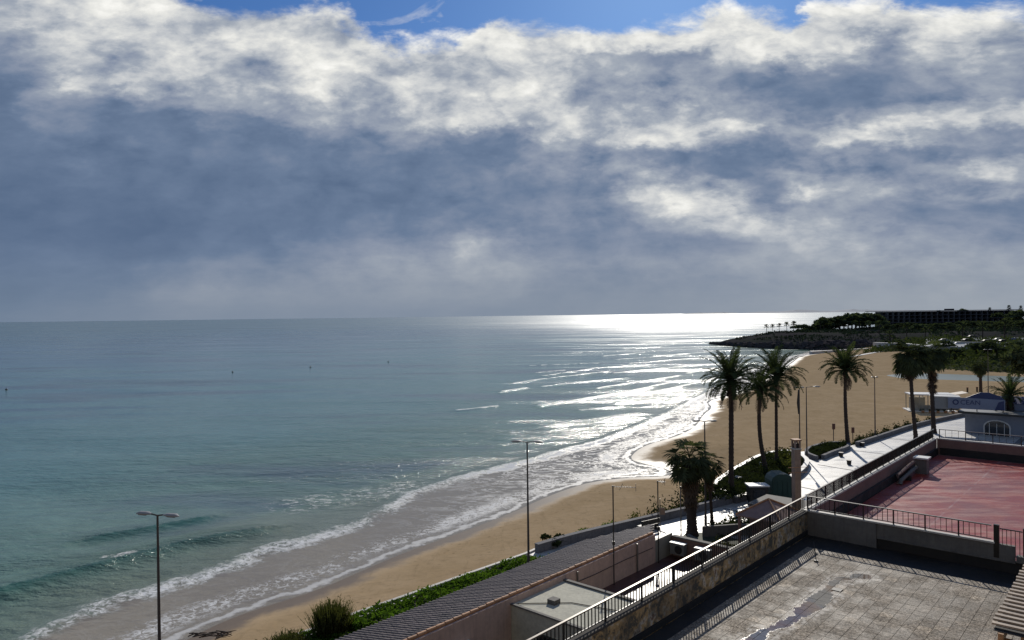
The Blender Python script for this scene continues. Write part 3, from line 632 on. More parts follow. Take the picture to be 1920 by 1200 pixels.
# gardens between the low building and the promenade
M['turf'] = mat('garden_ground', (0.055, 0.065, 0.035), 0.8, 0.4, 1.2, bump=0.3)
bed([(2.7,0.3),(2.7,10.6),(13.5,13.6),(14.5,12.5),(14.5,0.3)], 0.05, M['turf'], 'garden_ground')

# ------------------------------------------------------------------ terrace building (two terraces)
tb = uv_thing('terrace_building', 'flat roofed block whose wet terraces fill the lower right', 'building', 0, 0, 0)
MB().bb(-34, -0.10, -26, -0.16, 0, 5.72).build('wall', M['cream'], tb)
MB().bb(0.14, 24.9, -30, -0.16, 0, 5.74).build('wall', M['cream'], tb)
o = MB().bb(0.16, 24.2, -29, -0.35, 5.742, 5.80).build('terrace_floor', M['red']); place_uv(o); tag(o, kind='structure')
fl = MB().bb(-34, -0.12, -26, -0.18, 5.722, 5.775).build('terrace_floor', M['membrane_and_shade']); place_uv(fl); tag(fl, kind='structure')
# paving tiles: each one laid separately
TS = 0.4; z_t = 5.802
tm = MB().box((0, 0, 0), (TS-0.012, TS-0.012, 0.045))
tv = [tm.mesh('tile', M['tile'])]
cells = []
for i in range(-84, -5):
    for j in range(-38, -2):
        u, v = (i+0.5)*TS, (j+0.5)*TS; x, y = UV(u, v); k = TO((x, y, z_t))
        if y > 3: cells.append((y, u, v, k))
vis = sorted([c for c in cells if -20 < c[3][0] < 1940 and c[3][1] < 1225]); visset = set((c[1], c[2]) for c in vis[:300])
rest = MB()
for (yy, u, v, k) in cells:
    dz = random.uniform(-0.002, 0.002)
    if (u, v) in visset:
        put('tile', tv[0], fl, (u, v, z_t-0.0+dz), (random.uniform(-.006, .006), random.uniform(-.006, .006), 0))
    else: rest.box((u, v, z_t+dz), (TS-0.012, TS-0.012, 0.045), rx=random.uniform(-.006, .006), ry=random.uniform(-.006, .006))
tag(rest.build('paving_tiles', M['tile'], fl), kind='stuff')
ZT = z_t+0.0285
# parapets
pw = uv_thing('parapet_wall', 'peeling ochre parapet under the diagonal iron railing', 'wall', -34, 0, 5.0)
MB().bb(0, 33.9, -0.13, 0.13, 0, 1.80).build('wall_body', M['peel'], pw)
for k in range(17): MB().bb(k*2.0+0.004, k*2.0+1.996, -0.17, 0.17, 1.802, 1.88).build('coping_slab', M['copdark'], pw)
MB().bb(0, 33.8, -0.17, -0.132, 0.8, 1.02).build('drain_ledge', M['membrane_and_shade'], pw)
pw = uv_thing('parapet_wall', 'concrete wall dividing the tiled terrace from the red one, base painted as shade', 'wall', 0, 0, 5.0)
MB().bb(-0.12, 0.12, -3.05, 0.16, 0, 1.84).build('wall_body', M['concrete'], pw)
MB().bb(-0.06, 0.12, -8.0, -3.052, 1.25, 1.84).build('wall_body', M['concrete'], pw)
MB().bb(-0.02, 0.12, -25.0, -3.052, 0.0, 1.248).build('shade_base', M['membrane_and_shade'], pw)  # deep shade under the ledge, put into the colour of this strip
MB().bb(-0.10, 0.12, -8.02, -3.054, 1.19, 1.25).build('ledge', M['concrete'], pw)
MB().bb(-0.14, 0.14, -7.35, 0.18, 1.842, 1.90).build('coping', M['curb'], pw)
MB().bb(-0.14, 0.14, -25.0, -8.05, 1.25, 1.50).build('sill', M['concrete'], pw)
pw = uv_thing('parapet_wall', 'pinkish parapet along the promenade edge of the red terrace', 'wall', 0.2, 0, 5.0)
MB().bb(0, 24.6, -0.15, 0.12, 0, 1.82).build('wall_body', M['pink'], pw)
MB().bb(0, 24.7, -0.19, 0.16, 1.822, 1.90).build('coping', M['curb'], pw)
MB().bb(0, 24.3, -0.30, -0.152, 0.5, 1.22).build('shade_base', M['membrane_and_shade'], pw)  # black strip painting the shade along the foot of the parapet
pw = uv_thing('parapet_wall', 'pinkish parapet across the far end of the red terrace', 'wall', 24.8, -0.2, 5.0)
MB().bb(-0.15, 0.15, -28, 0.0, 0, 1.82).build('wall_body', M['pink'], pw)
MB().bb(-0.18, 0.18, -28, -0.02, 1.822, 1.90).build('coping', M['curb'], pw)
MB().bb(-0.22, -0.152, -28, -0.2, 0.5, 1.25).build('shade_base', M['membrane_and_shade'], pw)  # same painted shade strip at the far end wall

def railing(label, u0, v0, du, dv, length, z, posts=1.2, bal=0.17, topm='rail', h=0.62):
    rt = uv_thing('railing', label, 'railing', u0, v0, z, rz=math.atan2(dv, du))
    MB().bb(0, length, -0.035, 0.035, h-0.02, h+0.02).build('top_rail', M[topm], rt)
    MB().bb(0, length, -0.02, 0.02, 0.07, 0.10).build('bottom_rail', M['iron'], rt)
    pm = MB().bb(-0.025, 0.025, -0.025, 0.025, 0.0, h-0.022).mesh('post', M['iron'])
    bm = MB().bb(-0.008, 0.008, -0.016, 0.016, 0.102, h-0.022).mesh('baluster', M['iron'])
    n = int(length/posts)
    for i in range(n+1): put('post', pm, rt, (min(i*posts, length-0.03)+0.03, 0, 0))
    k = bal
    while k < length-0.05:
        if abs((k/posts)-round(k/posts))*posts > 0.06: put('baluster', bm, rt, (k, 0, 0), (0, 0, random.uniform(-.3, .3)))
        k += bal
    return rt
railing('long black iron railing with pale top rail rising from the bottom centre', -26, 0, 1, 0, 25.95, 6.88, posts=2.0)
railing('black iron railing along the red terrace beside the wet promenade', 0.25, 0, 1, 0, 24.4, 6.90, posts=1.2, bal=0.12, topm='iron')
railing('black iron railing between the tiled and the red terrace', 0, -0.08, 0, -1, 7.15, 6.90, posts=1.2, bal=0.20, topm='greymetal')
railing('black railing across the far end of the red terrace', 24.8, -0.3, 0, -1, 22, 6.90, posts=1.6, bal=0.4, topm='greymetal')
gt = uv_thing('terrace_gate', 'small barred gate between two thick black posts beside the red terrace', 'gate', 0, -7.4, 5.8)
for y in (0.0, -0.95): MB().bb(-0.07, 0.07, y-0.09, y+0.09, 0.5, 1.78).build('gate_post', M['iron'], gt)
MB().bb(-0.02, 0.02, -0.84, -0.11, 0.62, 0.66).build('gate_rail', M['greymetal'], gt); MB().bb(-0.02, 0.02, -0.84, -0.11, 1.62, 1.66).build('gate_rail', M['iron'], gt)
for k in range(5): MB().bb(-0.01, 0.01, -0.2-k*0.14, -0.18-k*0.14, 0.662, 1.618).build('bar', M['iron'], gt)
railing('short black railing at the right edge beyond the gate', 0, -8.5, 0, -1, 6, 6.5, posts=1.2, bal=0.2, topm='iron', h=0.9)

# things on the red terrace
vs = uv_thing('vent_stack', 'grey vent stack with white cap by the red terrace parapet', 'vent', 17.1, -0.95, 5.8)
MB().bb(-0.33, 0.33, -0.33, 0.33, 0, 0.92).build('shaft', M['concrete'], vs); MB().bb(-0.42, 0.42, -0.42, 0.42, 0.922, 1.02).build('cap', M['white'], vs)
pr = uv_thing('pipe_bundle', 'dark lagged pipes running over the red terrace beside the vent stack', 'pipes', 14.5, -0.75, 5.8)
for k, (yy, zz, rr) in enumerate(((0, 0.22, 0.11), (0.16, 0.52, 0.09))):
    MB().tube([(-1.6, yy, 0.02), (-1.5, yy, zz), (1.2, yy, zz+0.18), (2.1, yy, zz+0.2)], rr, 10).build('pipe', M['pink'] if k else M['concrete'], pr)
MB().bb(-0.2, -0.12, -0.25, 0.35, 0, 0.3).build('bracket', M['darkmetal'], pr)
mh = uv_thing('roof_hatch', 'small dark hatch lying on the red terrace', 'hatch', 18.5, -7.6, 5.802)
MB().bb(-0.25, 0.25, -0.35, 0.35, 0, 0.09).build('lid', M['membrane_and_shade'], mh); MB().bb(-0.3, 0.3, -0.4, 0.4, 0, 0.04).build('frame', M['darkmetal'], mh)

# wooden pergola at the right edge
M['slat'] = mat('weathered_slat', (0.42, 0.33, 0.24), 0.55, 0.35, 3, col2=(0.16, 0.11, 0.08), objrand=0.2)
M['beam'] = mat('orange_stained_beam', (0.48, 0.27, 0.13), 0.5, 0.3, 3)
pg = uv_thing('pergola', 'wooden slatted pergola cut off by the right edge of the terrace', 'pergola', -10, -9.1, 5.82)
MB().bb(-2.1, 5.5, -3.2, -0.02, 2.105, 2.12).build('shade_sheet', M['membrane_and_shade'], pg)  # added dark sheet that puts shade into the gaps between slats
smh = MB().box((0, -1.6, 0.03), (0.13, 3.3, 0.05)).mesh('slat', M['slat'])
for k in range(23): put('slat', smh, pg, (-1.85+k*0.32, random.uniform(-.02, .02), 2.18), (random.uniform(-.01, .01), 0, random.uniform(-.006, .006)))
MB().bb(-2.2, 5.6, -0.25, -0.13, 1.92, 2.10).build('beam', M['beam'], pg); MB().bb(-2.2, 5.6, -3.1, -2.98, 1.92, 2.10).build('beam', M['beam'], pg)
for xx in (-2.0, 1.6, 5.4): MB().bb(xx-0.06, xx+0.06, -0.25, -0.13, 0, 1.918).build('post', M['beam'], pg)
bx_ = uv_thing('planter_box', 'brown box with orange wooden rim in the bottom right corner', 'box', -11.9, -9.25, 5.82)
MB().bb(-1.6, 0, -3, 0, 0, 1.82).build('body', mat('brown_panel', (0.17, 0.125, 0.10), 0.6, 0.2, 2), bx_)
for a in ((-1.65, 0.05, -0.08, 0.04), (-1.65, -1.56, -3.0, -0.082), (-0.04, 0.05, -3.0, -0.082)): MB().bb(a[0], a[1], a[2], a[3], 1.822, 1.90).build('rim', M['beam'], bx_)
MB().bb(-1.56, -0.042, -2.9, -0.084, 1.823, 1.84).build('fill', M['membrane_and_shade'], bx_)
st = uv_thing('parasol_base', 'thin dark pole leaning on the tiled terrace near the corner', 'pole', -3.6, -1.75, 5.83)
MB().tube([(0, 0, 0), (0.5, 0.28, 0.62)], 0.018, 6).build('pole', M['darkmetal'], st); MB().tube([(-.03, 0, 0), (-.03, 0, 0.05)], 0.09, 12).build('foot', M['darkmetal'], st)

# unseen tower block this view is taken from, put in to cut sky light
hb = uv_thing('unseen_apartment_block', 'unseen pale apartment tower behind the terraces, blocking sky light', 'building', -36, 0, 0)
hb.location = (0, 0, 0); hb.rotation_euler.z = RZ
ub, vb = float(AX@(-OXY)), float(BX@(-OXY))
def rel(u, v): return (float(AX@OXY)+u, float(BX@OXY)+v)
(x0, y0), (x1, y1) = rel(-62, -40), rel(-35.2, 2)
MB().bb(x0, x1, y0, y1, 0, 34).build('wall', M['facade'], hb)
for zf in range(3, 34, 3): MB().bb(x1, x1+1.0, y0+1, y1-1, zf-0.25 - 0.5, zf-0.55).build('balcony', M['curb'], hb) if abs(zf-16) > 2.2 else None

# ------------------------------------------------------------------ low building with barrel tile roof
lb = uv_thing('low_building', 'single storey building with long wet barrel tile roof by the beach', 'building', 0, 0, 0)
ZR, ZE, VR, VE = 3.92, 3.12, 8.62, 12.25
MB().bb(-30, -0.6, 8.66, 11.9, 0, 2.95).build('wall', M['pink'], lb)
roofpoly = [(-30, VR), (0.75, VR), (3.6, 10.2), (-0.3, VE), (-30, VE)]
def roof_z(v): return ZR+(ZE-ZR)*(v-VR)/(VE-VR)
n = len(roofpoly); vs = [(a, b, roof_z(b)-0.16) for a, b in roofpoly]+[(a, b, roof_z(b)-0.03) for a, b in roofpoly]
MB().add(vs, [tuple(range(n)), tuple(range(n, 2*n))[::-1]]+[(i, n+i, n+(i+1) % n, (i+1) % n) for i in range(n)]).build('roof_deck', M['rooftile'], lb)
def barrel(L=0.46, r0=0.085, r1=0.072, n=6):
    vs = []
    for k in range(n+1):
        a = math.pi*k/n; vs += [(math.cos(a)*r0, 0, math.sin(a)*r0*0.9), (math.cos(a)*r1, L, math.sin(a)*r1*0.9)]
    th = [(x*0.84, y, z*0.84) for x, y, z in vs]
    fs = [(2*k, 2*k+2, 2*k+3, 2*k+1) for k in range(n)]
    m_ = MB().add(vs, fs, True); off = len(vs)
    m_.add([vs[2*k] for k in range(n+1)]+[th[2*k] for k in range(n+1)], [(k, n+1+k, n+2+k, k+1) for k in range(n)])
    return m_
slope = math.atan2(ZR-ZE, VE-VR); TL = 0.40; CW = 0.215
bmesh_ = barrel().mesh('roof_tile', M['rooftile']); bsrc = barrel()
rt_rest = MB(); cand = []
ncol = int(34/CW); nrow = int((VE-VR)/TL/math.cos(0)*1.0)+1
for i in range(ncol):
    u = -30+CW*(i+0.5)
    for j in range(nrow):
        v = VE-0.02-(j)*TL*math.cos(slope)
        if v-0.4 < VR-0.05: continue
        if u > 0.75 and v < VR+(u-0.75)/(3.6-0.75)*(10.2-VR)+0.3: continue
        if u > -0.3 and v > 10.2+(3.6-u)/(3.9)*(VE-10.2): continue
        x, y = UV(u, v); k = TO((x, y, roof_z(v))); cand.append((y, u, v, k))
cv = set((c[1], c[2]) for c in sorted([c for c in cand if c[3][1] < 1215 and c[3][0] > 0])[:300])
for (y_, u, v, k) in cand:
    jz = random.uniform(0, 0.012); yaw = random.uniform(-.02, .02)
    if (u, v) in cv:
        put('roof_tile', bmesh_, lb, (u, v, roof_z(v)-0.03+jz), (slope, 0, math.pi+yaw))
    else:
        Mx = Matrix.Translation((u, v, roof_z(v)-0.03+jz)) @ Matrix.Rotation(math.pi+yaw, 4, 'Z') @ Matrix.Rotation(slope, 4, 'X')
        rt_rest.add([Mx @ Vector(p) for p in bsrc.v], bsrc.f, True)
tag(rt_rest.build('roof_tiles', M['rooftile'], lb), kind='stuff')
rc = MB().tube([(0, 0, 0), (0.47, 0, 0.0)], [0.078, 0.066], 10).mesh('ridge_tile', M['orange'])
for k in range(66): put('ridge_tile', rc, lb, (-30+k*0.465, 8.56, 4.0+random.uniform(-.01, .01)), (0, 0.03, random.uniform(-.02, .02)))
MB().bb(-30, 0.72, 8.40, 8.615, 0.0, 3.93).build('parapet', M['pinkwall'], lb)
MB().bb(0.722, 2.55, 8.40, 8.615, 0.0, 3.60).build('parapet', M['cream'], lb)
MB().bb(2.35, 2.55, 0.25, 8.398, 0.0, 3.45).build('cross_wall', M['pink'], lb)
MB().bb(2.30, 2.60, 0.25, 8.30, 3.452, 3.52).build('coping', M['concrete'], lb)
MB().bb(-7.1, 2.34, 0.25, 8.395, 0.0, 2.40).build('patio_floor', M['pinkfloor'], lb)
MB().bb(-11.0, -7.3, 0.25, 8.395, 0.0, 3.66).build('flat_roof', M['creamroof'], lb)
MB().bb(-11.06, -10.92, 0.25, 8.38, 3.662, 3.73).build('roof_edge', M['concrete'], lb); MB().bb(-7.42, -7.24, 0.25, 8.38, 3.662, 3.74).build('roof_edge', M['concrete'], lb)
MB().bb(-30, -11.08, 0.25, 8.395, 0.0, 1.2).build('patio_floor', M['pinkfloor'], lb)
# openings in the walls below the flat roof and the left patio
M['glass'] = mat('dark_glass', (0.02, 0.022, 0.025), 0.08, 0.1, 2, spec=0.8)
MB().bb(-11.10, -11.002, 5.6, 6.9, 1.2, 2.9).build('door', M['glass'], lb)

M['acgrey'] = mat('aged_casing', (0.20, 0.20, 0.19), 0.5, 0.3, 3)
def ac_unit(label, u, v, z, rz=0.0):
    a = uv_thing('air_conditioner', label, 'air conditioner', u, v, z, 'air conditioner units on the patio and wall', rz)
    MB().bb(-0.17, 0.17, -0.42, 0.42, 0.06, 0.66).build('casing', M['acgrey'], a)
    MB().bb(-0.19, 0.19, -0.45, 0.45, 0.662, 0.70).build('top_panel', M['white'], a)
    MB().tube([(-0.175, -0.1, 0.36), (-0.19, -0.1, 0.36)], 0.23, 18).build('fan_grille', M['darkmetal'], a)
    for s_ in (-0.3, 0.3): MB().bb(-0.15, 0.15, s_-0.03, s_+0.03, 0, 0.058).build('foot', M['darkmetal'], a)
    return a
ac_unit('white topped air conditioner in the patio corner next to the pink wall', 1.95, 7.7, 2.62)
ac_unit('white topped air conditioner in the patio, right of the corner one', 1.95, 6.2, 2.62)
ac_unit('white air conditioner on the pink wall at the bottom, left of the railing', -14.0, 8.2, 2.35, math.pi/2)
sk = uv_thing('roof_light', 'white plastic roof light seen through the long railing', 'skylight', -3.4, 3.4, 2.41)
MB().prism([(-1.1,-0.9),(1.4,-0.9),(1.5,0.6),(-0.9,0.9)], 0, 0.35).build('dome', M['white'], sk); MB().prism([(-1.2,-1),(1.5,-1),(1.6,0.7),(-1,1)], 0, 0.06).build('frame', M['greymetal'], sk)

# ------------------------------------------------------------------ gardens, pavilion, chimney
def low_wall(label, path, h, m, th=0.2):
    return wall_thing('garden_wall', label, path, th, h, m)
low_wall('low pale garden wall at the foot of the shaggy palm', [(12.6,12.9),(11.0,10.4),(9.6,7.8),(8.4,4.6)], 0.3, M['concrete'])
low_wall('narrow stone kerb crossing the garden behind the patio', [(7.6,11.8),(7.2,8.0),(6.6,3.0)], 0.3, M['concrete'])
low_wall('low brown wall in front of the small pavilion', [(13.4,12.2),(15.5,10.6),(16.4,9.4)], 0.8, M['concrete'])
pv = uv_thing('pavilion', 'small garden pavilion with hipped pink tile roof and posts', 'pavilion', 12.5, 7.0, 0)
MB().add([(-1.7,-1.5,2.85),(1.7,-1.5,2.85),(1.7,1.5,2.85),(-1.7,1.5,2.85),(0,0,3.75),(-1.7,-1.5,2.77),(1.7,-1.5,2.77),(1.7,1.5,2.77),(-1.7,1.5,2.77)],
    [(0,1,4),(1,2,4),(2,3,4),(3,0,4),(5,6,1,0),(6,7,2,1),(7,8,3,2),(8,5,0,3),(8,7,6,5)]).build('roof', mat('pink_tiles', (0.30,0.19,0.15), 0.6, 0.4, 2.5, bump=0.6, bscale=12), pv)
for k, (a, b) in enumerate(((-1.7,-1.5),(1.7,-1.5),(1.7,1.5),(-1.7,1.5))):
    MB().tube([(a, b, 2.88), (0, 0, 3.80)], 0.055, 6).build('hip_ridge', M['orange'], pv)
    MB().bb(a*0.88-0.08, a*0.88+0.08, b*0.88-0.08, b*0.88+0.08, 0.05, 2.768).build('post', M['pink'], pv)
MB().bb(-1.6, 1.6, -1.4, 1.4, 0.052, 0.5).build('plinth', M['concrete'], pv)
hut = uv_thing('garden_hut', 'low pink flat roofed hut behind the chimney with orange fence', 'hut', 17.6, 8.4, 0)
MB().bb(-1.6, 1.6, -1.9, 1.5, 0, 2.2).build('wall', M['pink'], hut); MB().bb(-1.7, 1.7, -2.0, 1.6, 2.202, 2.32).build('roof', M['concrete'], hut)
fn = uv_thing('garden_fence', 'orange lit picket fence between pavilion and chimney', 'fence', 15.4, 8.6, 1.9)
for k in range(13): MB().bb(-0.03, 0.03, -k*0.22-0.04, -k*0.22+0.04, 0, 0.85).build('picket', M['orange'], fn)
MB().bb(0.032, 0.07, -2.7, 0.04, 0.6, 0.66).build('fence_rail', M['orange'], fn); MB().bb(0.032, 0.07, -2.7, 0.04, 0.15, 0.21).build('fence_rail', M['orange'], fn)
MB().bb(-0.1, 0.25, -2.8, 0.1, -1.9, -0.002).build('fence_base', M['pink'], fn)
M['brickpink'] = mat('chimney_brick', (0.36, 0.26, 0.20), 0.8, 0.4, 3, bump=0.5, bscale=15, streak=0.3)
ch = uv_thing('chimney', 'tall pinkish brick chimney with a louvred cap above the railing', 'chimney', 15.2, 6.2, 0, rz=-RZ+0.15)
MB().bb(-0.22, 0.22, -0.22, 0.22, 0, 6.75).build('shaft', M['brickpink'], ch)
MB().bb(-0.26, 0.26, -0.26, 0.26, 6.752, 6.84).build('band', M['curb'], ch)
for a, b in ((-.17,-.17),(.17,-.17),(.17,.17),(-.17,.17)): MB().bb(a-.05, a+.05, b-.05, b+.05, 6.842, 7.35).build('cap_pier', M['brickpink'], ch)
MB().bb(-0.27, 0.27, -0.27, 0.27, 7.352, 7.43).build('cap_slab', M['orange'], ch); MB().bb(-0.12, 0.12, -0.12, 0.12, 6.842, 7.15).build('flue', M['darkmetal'], ch)
for zz in (5.2, 5.55): MB().bb(-0.7, 0.7, -0.235, -0.222, zz, zz+0.03).build('strap', M['orange'], ch)
M['greencan'] = mat('green_canvas', (0.012, 0.05, 0.04), 0.55, 0.3, 2)
gk = uv_thing('covered_kiosk', 'dark green canvas covered stand with rounded top by the curved wall', 'kiosk', 26.6, 12.0, 0, rz=-RZ)
pr_ = [(-0.95,0),(0.95,0),(0.95,1.9),(0.75,2.25),(0.3,2.45),(-0.4,2.45),(-0.8,2.2),(-0.95,1.9)]
n = len(pr_); vs = [(x, -0.8, z) for x, z in pr_]+[(x, 0.8, z) for x, z in pr_]
MB().add(vs, [tuple(range(n)), tuple(range(n, 2*n))[::-1]]+[(i, n+i, n+(i+1) % n, (i+1) % n) for i in range(n)]).build('cover', M['greencan'], gk)
for k in range(5): MB().bb(-0.8+k*0.4-0.015, -0.8+k*0.4+0.015, -0.83, -0.802, 0.05, 1.9).build('fold', M['greencan'], gk)
bk = uv_thing('information_kiosk', 'black box kiosk with a white lid beside the green stand', 'kiosk', 24.6, 13.0, 0, rz=-RZ)
MB().bb(-0.8, 0.7, -0.5, 0.5, 0.3, 1.55).build('box', M['darkmetal'], bk); MB().bb(-0.9, 0.8, -0.6, 0.6, 1.552, 1.66).build('lid', M['white'], bk)
for a in (-0.7, 0.6):
    MB().bb(a-.05, a+.05, -.3, .3, 0, .298).build('leg', M['darkmetal'], bk)
MB().bb(-0.55, 0.45, -0.515, -0.502, 0.6, 1.3).build('panel', M['glass'], bk)
bn = uv_thing('bench', 'dark bench standing on the bright promenade by the pink wall', 'bench', 12.4, 16.1, 0, rz=-0.25)
MB().bb(-0.9, 0.9, -0.25, 0.2, 0.40, 0.46).build('seat', M['darkmetal'], bn); MB().bb(-0.9, 0.9, -0.3, -0.25, 0.5, 0.86).build('backrest', M['darkmetal'], bn)
for a in (-0.75, 0.75): MB().bb(a-.04, a+.04, -.28, .18, 0, .398).build('leg', M['darkmetal'], bn)

# small fittings: pipes, cables, stains that break the plain walls
for u_, h_ in ((-1.2, 1.5), (-6.4, 1.45)): MB().tube([(u_, 8.33, 2.42), (u_, 8.33, 2.4+h_)], 0.04, 8).build('drain_pipe', M['greymetal'], lb)
MB().tube([(-6.9, 8.36, 3.35), (-5.0, 8.36, 3.30), (-2.4, 8.36, 3.33), (0.4, 8.36, 3.28)], 0.015, 6).build('cable', M['darkmetal'], lb)
MB().tube([(-10.8, 8.2, 3.70), (-9.2, 6.5, 3.69), (-8.4, 3.6, 3.70), (-8.9, 0.6, 3.69)], 0.02, 6).build('cable', M['darkmetal'], lb)
MB().bb(-9.9, -9.5, 6.9, 7.3, 3.662, 3.86).build('roof_vent', M['concrete'], lb)
MB().tube([(-20.0, 8.33, 1.22), (-20.0, 8.33, 3.7)], 0.045, 8).build('drain_pipe', M['greymetal'], lb)
dr = uv_thing('floor_drain', 'small square iron floor drain in the tiled terrace', 'drain', -6.2, -3.4, 5.832); MB().bb(-.15, .15, -.15, .15, 0, 0.012).build('grate', M['darkmetal'], dr); MB().bb(-.17, .17, -.17, -.152, 0, 0.016).build('frame', M['greymetal'], dr)
for k, (y0_, y1_, th_) in enumerate(((-0.3, 20, .14),)): pass
for path in ([(30, 0.6), (33, 13.6)], [(41, 0.6), (43.6, 14.8)], [(53, 0.6), (54, 14.4)], [(64, 0.6), (65, 13.6)], [(20, 0.6), (21.5, 14.6)], [(12, 12.8), (13.2, 16.6)]):
    o = MB().wall(path, 0.22, 0.001, 0.006).build('paving_band', M['seawall']); place_uv(o); tag(o, kind='structure')
o = MB().wall([(14.5, 0.9), (40, 0.9), (74, 0.9)], 0.5, 0.0, 0.13).build('kerb', M['seawall']); place_uv(o); tag(o, kind='structure')
# ------------------------------------------------------------------ street lamps and masts
M['pole'] = mat('brown_lamp_pole', (0.085, 0.07, 0.06), 0.5, 0.3, 3, metal=0.3)
M['lamphead'] = mat('grey_lamp_head', (0.30, 0.29, 0.28), 0.4, 0.2, 5)
M['lens'] = mat('lamp_lens', (0.10, 0.10, 0.10), 0.15, 0.1, 5)
def lamp_head(s, h, L=0.62, arm=0.35, dz=0.0):
    m_ = MB(); pts = []
    a0, a1 = arm, arm+L
    m_.tube([(s*a0, 0, h+0.02+dz*0.3), (s*(a0+L*.3), 0, h+0.06+dz*.5), (s*(a0+L*.75), 0, h+0.05+dz), (s*a1, 0, h+0.0+dz)], [0.05, 0.12, 0.13, 0.04], 10)
    m_.v = [(x, y*1.15, h+(z-h)*0.55) for x, y, z in m_.v]
    return m_
def street_lamp(label, x, y, h=8.1, ang=0.0, heads=(-1, 1), arm=0.3, L=0.72, z=0.0, lean=0.0):
    r = thing('street_lamp', label, 'street lamp', (x, y, z), ang, 'street lamps along the sea front'); r.rotation_euler.y = lean
    MB().tube([(0, 0, 0), (0, 0, 0.9), (0, 0, 0.95), (0, 0, h)], [0.11, 0.10, 0.075, 0.042], 12).build('pole', M['pole'], r)
    MB().bb(-0.16, 0.16, -0.16, 0.16, 0, 0.04).build('base_plate', M['pole'], r)
    for s in heads:
        MB().tube([(0, 0, h-0.03), (s*arm, 0, h+0.02)], 0.032, 8).build('arm', M['pole'], r)
        hd = lamp_head(s, h, L, arm).build('lamp_head', M['lamphead'], r)
        MB().box((s*(arm+L*.55), 0, h-0.03), (L*.5, 0.17, 0.03)).build('lens', M['lens'], hd)
    return r
street_lamp('nearest double headed street lamp, standing in front of the green water at the left', -14.4, 29.0, 8.15, -0.28)
street_lamp('double headed street lamp rising beside the grass strip behind the tiled roof', 0.85, 45.0, 8.1, -0.2)
street_lamp('double headed street lamp standing behind the shaggy palm', 14.2, 53.4, 8.0, -0.08, L=0.6)
street_lamp('street lamp with one long arm and head to the right, between the palms', *PX(1513, 862, 0)[:2], 7.9, 0.0, heads=(1,), arm=0.75, L=0.8)
street_lamp('thin lamp pole with small head and a hanging banner left of the long armed lamp', *PX(1500, 868, 0)[:2], 8.0, 0.0, heads=(-1, 1), arm=0.15, L=0.35)
street_lamp('reddish lamp pole left of the dense twin palms', *PX(1641, 822, 0)[:2], 7.7, 0.1, heads=(-1, 1), arm=0.1, L=0.35)
street_lamp('distant lamp pole beyond the beach kiosk', *PX(1853, 745, -.5)[:2], 8.5, 0.0, heads=(-1, 1), arm=0.2, L=0.6)
bq = PX(1500, 868, 0)
bnr = thing('banner', 'dark rolled banner hanging high on the thin lamp pole', 'banner', (bq[0]-0.12, bq[1]-0.05, 5.2)); MB().tube([(0,0,0),(-0.05,0,1.2),(0.02,0,2.6)], [0.05,0.13,0.06], 8).build('cloth', M['darkmetal'], bnr); MB().bb(0,0.12,-0.01,0.01,2.55,2.6).build('bracket', M['darkmetal'], bnr)
def antenna(label, x, y, z, h, boom=1.3, ang=0.0, kind=0, wob=0.0):
    r = thing('antenna_mast', label, 'antenna', (x, y, z), ang, 'television antennas')
    MB().tube([(0, 0, 0), (wob*.3, 0, h*.5), (wob, 0, h)], 0.032, 8).build('mast', M['darkmetal'], r)
    if boom:
        MB().tube([(wob-0.1, 0, h-0.05), (wob+boom, 0, h-0.12)], 0.014, 6).build('boom', M['greymetal'], r)
        for k in range(7):
            xx = wob+0.12+k*boom*0.11; MB().tube([(xx, -0.2, h-0.08), (xx, 0.2, h-0.08)], 0.008, 5).build('element', M['greymetal'], r)
        MB().tube([(wob+boom, 0, h-0.32), (wob+boom, 0, h+0.08)], 0.012, 5).build('element', M['greymetal'], r)
        MB().tube([(wob+0.32, 0, h-0.25), (wob+0.5, 0, h+0.1)], 0.012, 5).build('element', M['greymetal'], r)
    MB().box((0, 0, h*0.42), (0.12, 0.12, 0.18)).build('clamp', M['darkmetal'], r)
    return r
x, y = UV(-3.5, 8.25); antenna('tall antenna mast with a long boom against the pink wall', x, y, 2.41, 5.0, 1.15)
x, y = UV(0.7, 8.2); antenna('antenna mast with a short boom near the end of the pink wall', x, y, 2.41, 4.5, 0.45, 0.4)
q = PX(1277, 1003, 0); r = thing('signpost', 'bare grey pole left of the shaggy palm', 'pole', (q[0], q[1], 0)); MB().tube([(0,0,0),(0,0,3.4)], 0.05, 8).build('pole', M['greymetal'], r); MB().tube([(0,0,3.4),(0,0,3.5)], 0.08, 8).build('cap', M['darkmetal'], r)
q = PX(1238, 1000, 0.1); r = thing('signpost', 'thin pole with a small faded square plate on the promenade', 'sign', (q[0], q[1], 0)); MB().tube([(0,0,0),(0,0,2.6)], 0.03, 8).build('pole', M['greymetal'], r); MB().box((0.15,0,1.7),(0.42,0.03,0.5)).build('plate', mat('faded_plate', (0.30,0.2,0.14), 0.7), r)
for px_, py_, lab, hh in ((1563,832,'small red brown notice board on a post above the planter', 2.2), (1599,826,'short brown board leaning beside the palm foot', 1.4)):
    q = PX(px_, py_, 0.0); r = thing('notice_board', lab, 'sign', (q[0], q[1], 0.0)); MB().tube([(0,0,0),(0,0,hh)], 0.05, 6).build('post', M['pole'], r); MB().box((0,-0.06,hh-0.1),(0.36,0.05,0.7)).build('board', mat('brown_board', (0.16,0.07,0.05), 0.7), r)
